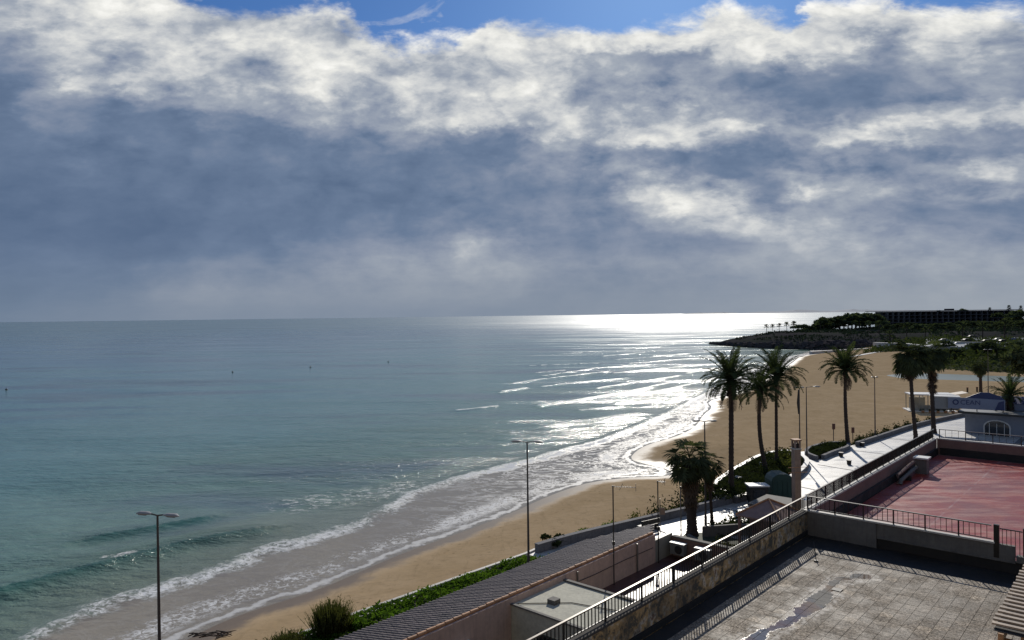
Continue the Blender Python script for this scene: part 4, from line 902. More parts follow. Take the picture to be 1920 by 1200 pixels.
for px_, py_, lab in ((1576,846,'nearer of two dark round bins on the bright promenade'), (1577,856,'dark bin closest to the rounded planter'), (1617,837,'dark bin on the promenade beyond the palm shadows'), (1592,871,'dark bin beside the long seam of the paving')):
    q = PX(px_, py_, 0.0); r = thing('litter_bin', lab, 'litter bin', (q[0], q[1], 0.0), group='bins on the promenade'); MB().tube([(0,0,0),(0,0,0.42)], [0.2,0.24], 12).build('body', M['darkmetal'], r); MB().tube([(0,0,0.42),(0,0,0.47)], 0.26, 12).build('rim', M['greymetal'], r)

# ------------------------------------------------------------------ palms
M['frond'] = mat('date_palm_leaf', (0.050, 0.068, 0.034), 0.5, 0.3, 1.5, objrand=0.35, spec=0.0, transl=0.25)
M['deadleaf'] = mat('dead_palm_leaf', (0.13, 0.085, 0.05), 0.8, 0.3, 2, objrand=0.3)
M['fan'] = mat('fan_palm_leaf', (0.065, 0.080, 0.045), 0.5, 0.3, 1.5, objrand=0.35, spec=0.0, transl=0.25)
M['trunk'] = mat('palm_trunk', (0.050, 0.034, 0.026), 0.9, 0.4, 3, bump=0.8, bscale=8)
M['boot'] = mat('palm_boots', (0.038, 0.027, 0.022), 0.9, 0.4, 6, bump=1.0, bscale=10)
def frond_mesh(L=3.0, up=0.7, droop=1.5, nl=34, wl=0.46, seed=0, m='frond'):
    """feather leaf growing along +X, arching over"""
    rd = random.Random(seed); b = MB(); P = []; x = z = 0.0; a = up
    N = 14
    for i in range(N+1):
        P.append(Vector((x, 0, z))); x += math.cos(a)*L/N; z += math.sin(a)*L/N; a -= droop/N*(0.4+1.2*i/N)
    b.tube(P, [0.035*(1-0.8*i/N)+0.006 for i in range(N+1)], 4, smooth=False)
    for s in (-1, 1):
        for k in range(nl):
            t = 0.14+0.86*k/nl; f = t*N; i = min(int(f), N-1); p = P[i].lerp(P[i+1], f-i); T = (P[i+1]-P[i]).normalized()
            ln = wl*math.sin(math.pi*min(1, (t*0.86+0.12)))**0.6*rd.uniform(.85, 1.1)
            D = (T*rd.uniform(.55, .8)+Vector((0, s*0.9, 0))+Vector((-T.z, 0, T.x))*rd.uniform(.0, .45)).normalized()
            e = p+D*ln; e.z -= ln*0.18*rd.uniform(.5, 1.6); W_ = T*0.05
            mid = p.lerp(e, .5)
            b.add([p-W_*.5, p+W_*.5, mid+W_*.7, e, mid-W_*.7], [(0, 1, 2, 4), (4, 2, 3)])
    return b.mesh('frond', M[m])
def fan_mesh(pl=0.9, R_=0.75, up=0.4, seed=0, m='fan', fold=0.25):
    rd = random.Random(seed); b = MB(); P = []; x = z = 0.0; a = up
    for i in range(6):
        P.append(Vector((x, 0, z))); x += math.cos(a)*pl/5; z += math.sin(a)*pl/5; a -= 0.16
    b.tube(P, 0.02, 4, smooth=False); c = P[-1]; T = Vector((math.cos(a), 0, math.sin(a))); U_ = Vector((-T.z, 0, T.x)); n = 17
    for k in range(n):
        an = (k/(n-1)-.5)*math.radians(250); ln = R_*rd.uniform(.85, 1.08)*(1-0.15*abs(an)/2.2)
        D = (T*math.cos(an)+Vector((0, 1, 0))*math.sin(an)+U_*fold*rd.uniform(0.2, 1)).normalized()
        S_ = (Vector((0, 1, 0))*math.cos(an)-T*math.sin(an)).normalized()
        mid = c+D*ln*.6; e = c+D*ln; e.z -= ln*rd.uniform(.12, .35)
        b.add([c, mid+S_*.055, e, mid-S_*.055], [(0, 1, 2, 3)])
    return b.mesh('frond', M[m])
DF = [frond_mesh(3.1, 0.95, 0.9, seed=1), frond_mesh(3.1, 0.75, 1.7, seed=2), frond_mesh(3.0, 0.45, 1.9, seed=3), frond_mesh(2.8, 0.0, 1.5, seed=4)]
DDEAD = frond_mesh(2.2, -0.7, 1.0, seed=5, m='deadleaf', nl=18)
FF = [fan_mesh(seed=i, up=0.6-0.25*i) for i in range(4)]; FDEAD = [fan_mesh(0.7, 0.7, -0.9, seed=9, m='deadleaf', fold=-.2), fan_mesh(0.9, 0.6, -1.2, seed=10, m='deadleaf')]
def trunk_line(top, bow):
    return [Vector((top[0]*t+bow[0]*math.sin(math.pi*t), top[1]*t+bow[1]*math.sin(math.pi*t), top[2]*t)) for t in [i/14 for i in range(15)]]
def ringed(P, r0, r1, n=12):
    b = MB(); Q = []; rr = []
    for i in range(len(P)-1):
        for k in range(5):
            t = k/5; Q.append(P[i].lerp(P[i+1], t)); g = (i+t)/(len(P)-1)
            rr.append((r0*(1-g)+r1*g+(0.12*math.exp(-g*18)))*(1.0+(0.10 if k % 2 else -0.04)))
    return b.tube(Q, rr, n)
def date_palm(label, x, y, z, top, R_=3.1, r0=0.28, r1=0.24, n=46, pine=True, bow=(0, 0), seed=0, dead=5, spread=1.0):
    rd = random.Random(seed); r = thing('palm_tree', label, 'palm tree', (x, y, z), 0, 'palm trees along the promenade')
    P = trunk_line(top, bow); ringed(P, r0, r1).build('trunk', M['trunk'], r); tp = P[-1]; s = R_/3.0
    b = MB(); H = 1.5*s if pine else 0.8*s
    lean_ = (rd.uniform(-.10, .10), rd.uniform(-.10, .10))
    for k in range(7 if pine else 4): pass
    b.tube([tp+Vector((0, 0, -H)), tp+Vector((0, 0, -H*.75)), tp+Vector((0, 0, -H*.3)), tp+Vector((0, 0, 0.15))], [r1*1.05, r1*(1.75 if pine else 1.4), r1*(1.95 if pine else 1.5), r1*0.9], 14)
    for k in range(60 if pine else 30):
        a = rd.uniform(0, 6.28); h = rd.uniform(-H*.85, 0); rr = r1*(1.6 if pine else 1.3)
        c = tp+Vector((math.cos(a)*rr, math.sin(a)*rr, h)); b.box(c, (0.16, 0.10, 0.22), rz=a, ry=-0.5)
    b.build('leaf_bases', M['boot'], r)
    for k in range(n):
        g = k/n; a = k*2.39996+rd.uniform(-.15, .15)
        mi = 0 if g < .3 else 1 if g < .58 else 2 if g < .82 else 3
        up = rd.uniform(-.12, .12) + (-0.62+g*2.3 if mi == 0 else 0)
        o = put('frond', DF[mi], r, tp+Vector((math.cos(a)*.08, math.sin(a)*.08, 0.05-g*.25)), (rd.uniform(-.25, .25)+lean_[0]*math.cos(a), up+lean_[1]+rd.uniform(-.10, .16), a), s*rd.uniform(.74, 1.10)); o.rotation_mode = 'XYZ'
    for k in range(dead):
        a = rd.uniform(0, 6.28); put('frond', DDEAD, r, tp+Vector((math.cos(a)*.15, math.sin(a)*.15, -H*.6)), (0, rd.uniform(0, .5), a), s*rd.uniform(.6, .9))
    return r
def fan_palm(label, x, y, z, top, R_=1.5, r0=0.24, r1=0.20, n=60, skirt=0, skh=2.5, bow=(0, 0), seed=0, group='palm trees along the promenade'):
    rd = random.Random(seed); r = thing('palm_tree', label, 'palm tree', (x, y, z), 0, group)
    P = trunk_line(top, bow); ringed(P, r0, r1).build('trunk', M['trunk'], r); tp = P[-1]; s = R_/1.5
    for k in range(n):
        g = k/n; a = k*2.39996; tilt = -0.95+g*1.75+rd.uniform(-.15, .15)
        put('frond', FF[rd.randrange(4)], r, tp+Vector((0, 0, -g*.3*s)), (rd.uniform(-.4, .4), tilt, a), s*rd.uniform(.85, 1.12))
    for k in range(skirt):
        a = rd.uniform(0, 6.28); h = rd.uniform(0.1, skh); t = 1-h/top[2]; p = Vector((top[0]*t+bow[0]*math.sin(math.pi*t), top[1]*t+bow[1]*math.sin(math.pi*t), tp.z-h))
        put('frond', FDEAD[rd.randrange(2)], r, p, (rd.uniform(-.4, .4), rd.uniform(-.1, .45), a), s*rd.uniform(.5, .95)*(1-0.35*h/skh))
    return r
P_ = lambda x, y, z=0.0: PX(x, y, z)[:2]
def top_at(base, px, py):
    """crown centre above a foot point, at the foot's distance"""
    d = FWD*FPX+RT*(px-960)+UP*(600-py); Q = CAMP+d*(base[1]/d[1]); return (Q[0]-base[0], 0.0, Q[2])
def palmpos(bx, by, cx, cy, z=0.0):
    b = P_(bx, by, z); t = top_at(b, cx, cy); return b[0], b[1], z, (t[0], t[1], t[2]-z)
date_palm('tallest date palm with a thick pineapple crown base, left of the group', *palmpos(1371,928,1371,712,.3), R_=3.25, seed=1, n=76, r0=.225, r1=.20)
date_palm('smaller leaning date palm with drooping crown in the middle of the group', *palmpos(1437,886,1425,732,.3), R_=2.9, seed=2, pine=False, bow=(-0.35,0), r0=.22, r1=.16, n=52)
date_palm('tall straight date palm right of the leaning one', *palmpos(1456,872,1455,705,.3), R_=3.5, seed=3, pine=False, n=64, r0=.165, r1=.14)
date_palm('lone date palm with round crown over the beach sand', *palmpos(1590,834,1585,692,.2), R_=3.4, seed=4, pine=False, n=74, dead=8, r0=.23, r1=.16, bow=(-.15,0))
fan_palm('dense dark crowned palm, left one of the twin pair', *palmpos(1718,828,1706,668), R_=2.35, seed=5, n=70, skirt=40, skh=2.2, r0=.23, r1=.19, bow=(-.1,0))
fan_palm('palm with bushy knobbly trunk, right one of the twin pair', *palmpos(1751,812,1744,665), R_=2.35, seed=6, n=62, skirt=46, skh=4.2, r0=.27, r1=.22)
fan_palm('short shaggy fan palm with thick dead leaf skirt near the pink wall', *palmpos(1298,1004,1293,858), R_=1.9, seed=7, n=36, skirt=120, skh=3.2, r0=.36, r1=.30)
fan_palm('thin browning fan palm leaning close to the right of the shaggy one', *palmpos(1336,990,1328,868), R_=1.25, seed=8, n=24, skirt=34, skh=1.6, r0=.12, r1=.10)
date_palm('low date palm in front of the white restaurant at the right edge', *palmpos(1896,812,1893,742), R_=3.3, seed=9, pine=False, n=44, r0=.42, r1=.36, dead=3)
fan_palm('slender palm on the far side of the beach near the restaurant roof', *palmpos(1839,738,1838,688,-.6), R_=1.7, seed=10, n=46, skirt=14, skh=1.5, r0=.3, r1=.24)

# ------------------------------------------------------------------ leafy plants
def leaf_clumps(n, fn, size, mtl, name, seed=0, elong=1.6):
    """n small leaf-shaped faces; fn gives the point or an (n, 3) array of points"""
    r = np.random.default_rng(seed)
    C_ = fn(r) if getattr(fn, 'batch', 0) else np.array([fn(r) for _ in range(n)])
    if getattr(fn, 'batch', 0): n = len(C_)
    a = r.uniform(0, 6.283, n); e = r.uniform(-.3, 1.2, n); s = (size*r.uniform(.5, 1.3, n))[:, None]
    d = np.stack([np.cos(a)*np.cos(e), np.sin(a)*np.cos(e), np.sin(e)], 1); q = np.cross(d, r.normal(size=(n, 3))); q /= np.linalg.norm(q, axis=1)[:, None]+1e-9
    V = np.stack([C_-q*s*.35, C_+d*s*elong*.5, C_+q*s*.35, C_-d*s*elong*.5], 1).reshape(-1, 3)
    b = MB(); b.v = [tuple(v) for v in V.tolist()]; b.f = [(4*i, 4*i+1, 4*i+2, 4*i+3) for i in range(n)]; b.sm = [False]*n
    return b
M['leafgreen'] = mat('bright_ground_cover', (0.075, 0.14, 0.022), 0.8, 0.5, 1.0, col2=(0.045, 0.08, 0.018), spec=0.0, transl=0.45)
M['leafdark'] = mat('dark_foliage', (0.040, 0.052, 0.024), 0.85, 0.5, 1.5, spec=0.0, transl=0.2)
M['leafolive'] = mat('olive_foliage', (0.085, 0.092, 0.036), 0.8, 0.5, 1.5, spec=0.0, transl=0.35)
M['leafbrown'] = mat('reddish_foliage', (0.10, 0.055, 0.035), 0.7, 0.4, 2)
M['stem'] = mat('woody_stem', (0.07, 0.05, 0.035), 0.9, 0.3, 4)
def in_poly_sampler(poly, z0, z1, n):
    P = np.array(poly); lo, hi = P.min(0), P.max(0)
    def fn(r):
        out = np.zeros((0, 2))
        while len(out) < n:
            p = r.uniform(lo, hi, (4*n, 2)); out = np.concatenate([out, p[inside(p[:, 0], p[:, 1], poly)]])
        p = out[:n]; k = 0.5+0.5*np.sin(p[:, 0]*1.7+1.3*np.sin(p[:, 1]*2.1)); h = (z1-z0)*(0.25+0.75*k)
        return np.column_stack([p, z0+np.abs(r.normal(size=n))*h*0.5])
    fn.batch = 1; return fn
def cover(name, poly, z0, z1, n, size, m, seed=0):
    o = leaf_clumps(n, in_poly_sampler(poly, z0, z1, n), size, M[m], name, seed).build(name, M[m]); place_uv(o); tag(o, name.replace('_', ' ')+' growing beside the promenade wall', 'plants', kind='stuff'); return o
cover('ground_cover', [(-26,14.0),(-26,19.9),(-11,19.8),(2.0,19.0),(2.0,13.0)], 0.12, 0.45, 26000, 0.17, 'leafgreen', 1)
cover('ground_cover', [(-26,14.0),(-26,16.6),(-8,16.6),(-4,15)], 0.12, 0.75, 2500, 0.2, 'leafdark', 2)
cover('ground_cover', [(6.9,19.2),(12.3,17.8),(12.6,18.7),(9.0,19.7)], 0.05, 0.3, 900, 0.15, 'leafgreen', 3)
cover('bed_planting', BED1, 0.30, 1.1, 20000, 0.15, 'leafdark', 4)
cover('bed_planting', BED2, 0.32, 0.8, 5000, 0.15, 'leafdark', 5)
cover('bed_planting', [(36,14.6),(42,15.8),(45,18),(42,19),(37,16)], 0.4, 1.3, 1600, 0.25, 'leafolive', 6)
cover('hedge', [(57.5,15.0),(58,15.9),(65,15.2),(77,14.3),(84,12.6),(84,12.0),(77,13.7),(65,14.5)], -0.2, 0.8, 9000, 0.18, 'leafdark', 7)
cover('hedge', [(12.5,18.3),(13,20.0),(20,18.6),(25.5,18.4),(24.3,16.1),(18.5,16.8)], -1.1, -0.1, 14000, 0.18, 'leafolive', 8)
cover('hedge', [(15.5,17.7),(16,18.6),(24,16.9),(24,16.1)], -1.0, 1.0, 6000, 0.17, 'leafdark', 12)
cover('garden_plants', [(10,4.6),(13,4.6),(13,11),(10,10)], 0.06, 0.5, 1600, 0.16, 'leafolive', 9)
cover('garden_plants', [(14,10.8),(22,9.5),(22,12.2),(15,13)], 0.0, 0.7, 1500, 0.2, 'leafdark', 10)
def blob_sampler(c, rad, hollow=0.55):
    c = np.array(c); rad = np.array(rad)
    def fn(r):
        d = r.normal(size=3); d /= np.linalg.norm(d); d[2] = abs(d[2])*.9-0.15
        return c+d*rad*(hollow+(1-hollow)*r.uniform()**.5)*(0.8+0.3*math.sin(d[0]*7+c[0])*math.cos(d[1]*6))
    return fn
def shrub(label, x, y, z, w_, h, n, m, m2=None, spiky=False, seed=0, name='shrub', cat='shrub'):
    r = thing(name, label, cat, (x, y, z)); rd = random.Random(seed)
    b = MB(); g = np.random.default_rng(seed)
    if spiky:
        for k in range(n):
            a = rd.uniform(0, 6.28); t = rd.uniform(0, .55); L_ = h*rd.uniform(.5, 1.05); bx = rd.gauss(0, w_*.3), rd.gauss(0, w_*.3)
            e = Vector((bx[0]+math.cos(a)*math.sin(t)*L_*.5, bx[1]+math.sin(a)*math.sin(t)*L_*.5, math.cos(t)*L_)); s0 = Vector((bx[0]*.6, bx[1]*.6, 0.1))
            q = Vector((-math.sin(a), math.cos(a), 0))*0.02; mid = s0.lerp(e, .6); b.add([s0-q, s0+q, mid+q*1.2, e, mid-q*1.2], [(0, 1, 2, 4), (4, 2, 3)])
            for j in range(3):
                p = s0.lerp(e, rd.uniform(.4, .95)); d = Vector((rd.gauss(0, 1), rd.gauss(0, 1), rd.uniform(.3, 1.2))).normalized()*0.17; b.add([p-q*1.3, p+d, p+q*1.3], [(0, 1, 2)])
    else:
        fs_ = [blob_sampler((rd.gauss(0, w_*.25), rd.gauss(0, w_*.25), h*rd.uniform(.3, .6)), (w_*.35, w_*.35, h*.42)) for _ in range(7)]
        b = leaf_clumps(n, lambda r_: fs_[int(r_.integers(7))](r_), 0.16, M[m], 'foliage', seed)
    b.build('foliage', M[m], r)
    if m2:
        f2 = blob_sampler((0, 0, h*.3), (w_*.45, w_*.45, h*.3)); leaf_clumps(n//2, f2, 0.13, M[m2], 'lower', seed+1).build('lower_foliage', M[m2], r)
    for k in range(5): MB().tube([(0, 0, -.1), (rd.gauss(0, w_*.12), rd.gauss(0, w_*.12), h*.4), (rd.gauss(0, w_*.25), rd.gauss(0, w_*.25), h*.75)], [.035, .022, .008], 5).build('stem', M['stem'], r)
    return r
q = P_(622, 1192); shrub('tall feathery shrub at the left end of the tiled roof', q[0], q[1], 0, 1.4, 1.75, 1400, 'leafolive', 'leafbrown', True, 21)
q = P_(540, 1222); shrub('low spiky green shrub at the bottom edge left of the feathery one', q[0], q[1], 0, 1.5, 0.85, 800, 'leafolive', None, True, 22)
q = P_(500, 1232); shrub('small spiky shrub leftmost at the bottom edge', q[0], q[1], 0, 0.9, 0.7, 400, 'leafolive', None, True, 26)
q = P_(655, 1186); shrub('bright green leafy bush against the roof end', q[0], q[1], 0, 1.2, 0.9, 1300, 'leafgreen', None, False, 23)
q = P_(1041, 1022); shrub('small dark bush at the end of the grass strip', q[0], q[1], 0, 1.4, 0.75, 1300, 'leafdark', None, False, 24)
q = P_(1345, 945); shrub('dark bush behind the thin browning palm', q[0], q[1], 0, 3.0, 1.8, 2600, 'leafdark', None, False, 25)
for px_, py_, lab in ((1880,808,'green shrub against the restaurant wall left of the low palm'), (1915,812,'shrub at the right edge in front of the restaurant')):
    q = P_(px_, py_); shrub(lab, q[0], q[1], 0, 2.6, 1.7, 1800, 'leafolive', None, False, px_)
q = P_(950, 1215, 1.2); shrub('dark round plant on the left patio under the pink wall', *UV(-12.6, 7.4), 1.2, 1.1, 0.9, 1300, 'leafdark', None, False, 27)
# driftwood on the sand, boulders in the bed
q = PX(392, 1192, -1.55); dw = thing('driftwood', 'tangle of dark driftwood on the wet sand at the bottom left', 'driftwood', (q[0], q[1], -1.62))
rd = random.Random(3)
for k in range(14):
    a = rd.uniform(-.5, .7); c = Vector((rd.uniform(-1, 1), rd.uniform(-.35, .35), .05)); d = Vector((math.cos(a), math.sin(a), rd.uniform(-.1, .25)))*rd.uniform(.2, .7)
    MB().tube([c-d, c+Vector((0, 0, .08)), c+d], [.03, .045, .012], 6).build('branch', M['stem'], dw)
def rock_mesh(seed, name='boulder', m='captop'):
    rd = random.Random(seed); vs = []; fs = []; n, k = 10, 7
    for i in range(k):
        ph = math.pi*i/(k-1)
        for j in range(n):
            a = 2*math.pi*j/n; d = Vector((math.sin(ph)*math.cos(a), math.sin(ph)*math.sin(a), math.cos(ph))); vs.append(d*(0.8+0.5*mnoise.noise(d*1.5+Vector((seed, 0, 0)))))
    for i in range(k-1):
        for j in range(n): fs.append((i*n+j, (i+1)*n+j, (i+1)*n+(j+1) % n, i*n+(j+1) % n))
    return MB().add(vs, fs).mesh(name, M[m])
for px_, py_, lab, s in ((1430,872,'larger pale boulder in the palm bed', .55), (1443,863,'paler small boulder right of the larger one in the palm bed', .4), (1385,898,'flat white rock at the foot of the tallest palm', .6)):
    q = PX(px_, py_, .4); o = bpy.data.objects.new('boulder', rock_mesh(int(px_))); COL.objects.link(o); o.location = (q[0], q[1], .45); o.scale = (s, s*.7, s*.5); tag(o, lab, 'boulder')

# ------------------------------------------------------------------ buoys
M['buoy'] = mat('dark_buoy', (0.03, 0.02, 0.02), 0.5)
for px_, py_, lab in ((436,698,'leftmost dark buoy of the line out at sea'), (582,689,'second dark buoy from the left out at sea'), (728,679,'small buoy farthest right in the line at sea'), (12,731,'small dark buoy at the left edge of the sea')):
    q = PX(px_, py_, SEA_Z); r = thing('buoy', lab, 'buoy', (q[0], q[1], SEA_Z), group='buoys on the sea'); r.scale = (.6, .6, .6); MB().tube([(0,0,-.3),(0,0,0),(0,0,.35),(0,0,.55)], [.2,.5,.5,.15], 12).build('float', M['buoy'], r); MB().tube([(0,0,.5),(0,0,1.1)], .05, 6).build('staff', M['buoy'], r)
# ------------------------------------------------------------------ far shore: headland, hotel, car park, kiosk, restaurant
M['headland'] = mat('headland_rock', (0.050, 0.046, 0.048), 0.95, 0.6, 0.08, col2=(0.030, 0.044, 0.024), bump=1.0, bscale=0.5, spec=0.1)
M['headgreen'] = mat('coast_scrub', (0.07, 0.088, 0.042), 0.8, 0.5, 0.2, spec=0.0)
HEAD = [tuple(PX(x, y, SEA_Z)[:2]) for x, y in ((1338,645.5),(1362,648.5),(1400,651.5),(1450,654),(1520,656),(1585,656.5),(1640,655))]+[(400, 330), (1500, 300), (1500, 1500), (520, 900), (330, 640), (215, 500), (150, 440)]
def head_h(X, Y):
    d = signed_area_dist(X, Y, HEAD); n_ = fbm2(X, Y, 0.05, 9, 3)
    return np.where(d > 0, SEA_Z+np.minimum(6.6, 0.85*np.maximum(d, 0)**0.62)+np.clip(d/10, 0, 1)*(0.55*n_+0.5*np.abs(fbm2(X, Y, 0.3, 19, 3))), SEA_Z-0.6+0.05*d)
hm = MB()
ang = np.linspace(R(12), R(62), 260); YY = list(np.linspace(300, 700, 120))+[800, 1000, 1400]
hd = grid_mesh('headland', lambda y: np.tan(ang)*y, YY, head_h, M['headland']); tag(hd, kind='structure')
def head_fn(r):
    p = np.column_stack([r.uniform(100, 420, 60000), r.uniform(340, 620, 60000)]); d = signed_area_dist(p[:, 0], p[:, 1], HEAD); k = fbm2(p[:, 0], p[:, 1], 0.16, 23, 3)
    m_ = (d > 9) & (k > -0.15); p = p[m_][:20000]; k = k[m_][:20000]
    return np.column_stack([p, head_h(p[:, 0], p[:, 1])+np.abs(r.normal(size=len(p)))*0.45*(0.4+k.clip(0, 2))])
head_fn.batch = 1
tag(leaf_clumps(0, head_fn, 1.1, M['headgreen'], 'scrub', 33).build('scrub', M['headgreen']), 'low green scrub over the top of the headland', 'scrub', kind='stuff')
rkf = random.Random(12); rk = MB()
HL = smooth_line(HEAD[:7], 2)
for k in range(420):
    i = rkf.randrange(len(HL)-1); t_ = rkf.random(); x = HL[i][0]*(1-t_)+HL[i+1][0]*t_; y = HL[i][1]*(1-t_)+HL[i+1][1]*t_
    inn = rkf.uniform(-1.0, 9)**1.0; y += inn; s_ = rkf.uniform(.5, 1.9); z_ = float(head_h(np.array([x]), np.array([y]))[0])
    rk.box((x, y, max(z_, SEA_Z)+s_*.1), (s_*1.5, s_, s_*.8), rz=rkf.uniform(0, 3), rx=rkf.uniform(-.5, .5), ry=rkf.uniform(-.5, .5))
M['rock'] = mat('shore_rock', (0.085, 0.075, 0.075), 0.9, 0.5, 0.4, spec=0.0); tag(rk.build('shore_rocks', M['rock']), 'dark rocks along the foot of the headland', 'rocks', kind='stuff')
# ground of the park between the beach and the hotel
M['park'] = mat('park_ground', (0.055, 0.065, 0.035), 0.95, 0.6, 0.05, col2=(0.07, 0.058, 0.04), spec=0.1)
PARK = [tuple(PX(x, y, -1.2)[:2]) for x, y in ((1610,664),(1690,660),(1735,690),(1780,696),(1930,703),(2500,712))]+[(1500, 180), (1500, 700), (300, 480), (170, 340)]
def park_h(X, Y):
    d = signed_area_dist(X, Y, PARK); return np.where(d > 0, -1.6+np.minimum(3.6, d*0.16)+0.12*fbm2(X, Y, 0.08, 4, 3), -3.0)
pk = grid_mesh('park_ground', lambda y: np.tan(np.linspace(R(20), R(62), 200))*y, list(np.linspace(150, 480, 140)), park_h, M['park']); tag(pk, kind='structure')
M['scrub'] = mat('scrub_leaves', (0.060, 0.078, 0.034), 0.7, 0.5, 0.2, spec=0.0, transl=0.25)
sb = [tuple(p) for p in PARK]
def scrub_fn(r):
    N = 60000; lo = np.array([60.0, 190.0]); hi = np.array([290.0, 345.0]); p = r.uniform(lo, hi, (N, 2)); p = p[p[:, 0]/p[:, 1] < .80]
    k = fbm2(p[:, 0], p[:, 1], 0.11, 17, 2); d = signed_area_dist(p[:, 0], p[:, 1], PARK)
    m_ = (d > 1) & (k > -0.35); p = p[m_][:26000]; k = k[m_][:26000]
    return np.column_stack([p, park_h(p[:, 0], p[:, 1])+np.abs(r.normal(size=len(p)))*(0.5+0.9*np.clip(k+.3, 0, 1.5))])
scrub_fn.batch = 1
o = leaf_clumps(16000, scrub_fn, 0.75, M['scrub'], 'scrub', 31).build('scrub', M['scrub']); tag(o, 'dark scrub covering the bank behind the lagoon', 'scrub', kind='stuff')
M['glare'] = mat('wet_asphalt', (0.30, 0.30, 0.29), 0.36, 0.3, 0.1, spec=0.9)
cp = MB().prism([tuple(PX(x, y, 2.1)[:2]) for x, y in ((1738,650),(1960,655),(1960,628),(1790,629),(1735,636))], 1.2, 2.3).build('car_park', M['glare']); tag(cp, kind='structure')
rd_ = [tuple(PX(x, y, 2.6)[:2]) for x, y in ((1640,633),(1730,628),(1900,619),(1900,615),(1720,620),(1640,628))]
o = MB().prism(rd_, 2.0, 3.0).build('road', M['glare']); tag(o, kind='structure')
for nm, path, z, th in (('beach_path', [(1568,672),(1600,668),(1640,661),(1690,653)], -1.0, 1.6), ('beach_path', [(1520,659),(1570,656),(1640,652.5)], -1.0, 1.4), ('park_path', [(1640,642),(1700,644),(1760,651)], 1.9, 2.4)):
    P = [tuple(PX(x, y, z)[:2]) for x, y in path]; o = MB().wall(P, th, z-2.2, z+0.05).build(nm, M['captop']); tag(o, kind='structure')
o = MB().wall([tuple(PX(x, y, -1)[:2]) for x, y in ((1740,659),(1800,658.5),(1900,662),(1990,665))], 0.6, -1.5, 3.0).build('park_wall', M['curb'])
tag(o, 'long thin pale wall across the dark scrub bank', 'wall')
# hotel
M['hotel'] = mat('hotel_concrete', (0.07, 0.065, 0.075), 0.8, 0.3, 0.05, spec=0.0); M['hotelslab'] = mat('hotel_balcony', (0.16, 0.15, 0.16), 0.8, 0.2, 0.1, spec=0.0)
hx, hy = 302.0, 596.0
ht = thing('hotel', 'long dark four storey hotel with banded balconies on the horizon', 'building', (hx, hy, 2.0), -0.04)
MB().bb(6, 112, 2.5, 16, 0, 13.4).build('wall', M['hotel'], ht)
for k in range(5):
    z = 1.6+k*2.9; MB().bb(0 if k == 4 else 4, 114, -1.2, 2.49, z-0.25, z).build('balcony', M['hotelslab'], ht)
MB().bb(-2, 115, -1.6, 17, 13.6, 14.1).build('roof', M['hotel'], ht)
pm = MB().bb(-.12, .12, -1.0, 2.45, 0, 2.6).mesh('partition', M['hotelslab']); wm = MB().bb(-1.6, 1.6, 2.42, 2.49, 0.2, 2.3).mesh('window', M['glass'])
for k in range(4):
    for i in range(24):
        put('partition', pm, ht, (8+i*4.5, 0, 1.62+k*2.9)); put('window', wm, ht, (10.2+i*4.5, 0, 1.62+k*2.9))
MB().bb(60, 66, 6, 10, 14.1, 15.3).build('roof_plant', M['hotel'], ht)
# trees beyond
M['fartree'] = mat('far_foliage', (0.075, 0.095, 0.058), 0.7, 0.4, 0.3, objrand=0.3, spec=0.0, transl=0.25)
def crown_mesh(seed, n=900):
    rd = random.Random(seed); fs_ = [blob_sampler((rd.gauss(0, .42), rd.gauss(0, .42), rd.uniform(.5, 1.15)), (.42, .42, .36)) for _ in range(8)]
    return leaf_clumps(n, lambda r_: fs_[int(r_.integers(8))](r_), 0.17, M['fartree'], 'crown', seed).mesh('crown', M['fartree'])
CR = [crown_mesh(i+40) for i in range(4)]; TRM = MB().tube([(0, 0, -.3), (.03, 0, .4), (-.02, .03, .8)], [.07, .05, .03], 7).mesh('trunk', M['trunk'])
def conifer_mesh(seed):
    rd = random.Random(seed); b = MB()
    for k in range(420):
        t = rd.random(); a = rd.uniform(0, 6.28); rr = (1-t)*.42*rd.uniform(.3, 1); p = Vector((math.cos(a)*rr, math.sin(a)*rr, .3+t*1.9)); q = Vector((-math.sin(a), math.cos(a), 0))*.07; d = Vector((math.cos(a), math.sin(a), -.25))*.16
        b.add([p-q, p+d, p+q], [(0, 1, 2)])
    return b.mesh('crown', M['fartree'])
CONI = conifer_mesh(5)
def ground_z(x, y):
    X, Y = np.array([x]), np.array([y]); return float(max(park_h(X, Y)[0] if y < 480 else -9, head_h(X, Y)[0], beach_height(X, Y)[0]))
def tree_at(px, Y, s, label, kind='round', group='trees around the hotel and park', wide=1.0, seed=0, zoff=0.0):
    x = (px-960)/FPX*Y; z = ground_z(x, Y)+zoff
    r = thing('tree', label, 'tree', (x, Y, z), random.uniform(0, 6.28), group); r.scale = (s*wide, s*wide, s)
    put('crown', CONI if kind == 'conifer' else CR[seed % 4], r); put('trunk', TRM, r); return r
far = []
rf = random.Random(77)
for i in range(22): far.append((1503+i*7.2+rf.uniform(-2, 2), rf.uniform(440, 500), rf.uniform(6.0, 8.2)*(0.75 if i < 3 or i > 19 else 1), rf.uniform(1.0, 1.3)))
for i in range(20): far.append((1664+i*13.5+rf.uniform(-4, 4), rf.uniform(380, 450), rf.uniform(2.5, 3.5)+i*.04, rf.uniform(1.2, 1.7)))
kinds = ['dark round tree', 'broad dark tree', 'ragged dark tree', 'low bushy tree', 'dense dark tree']
def place_words(px, i):
    if px < 1570: return 'left part of the headland grove'
    if px < 1665: return 'right part of the headland grove'
    if px < 1760: return 'row under the left end of the hotel'
    if px < 1850: return 'row under the middle of the hotel'
    return 'row under the right end of the hotel'
far.sort(); cnt = {}
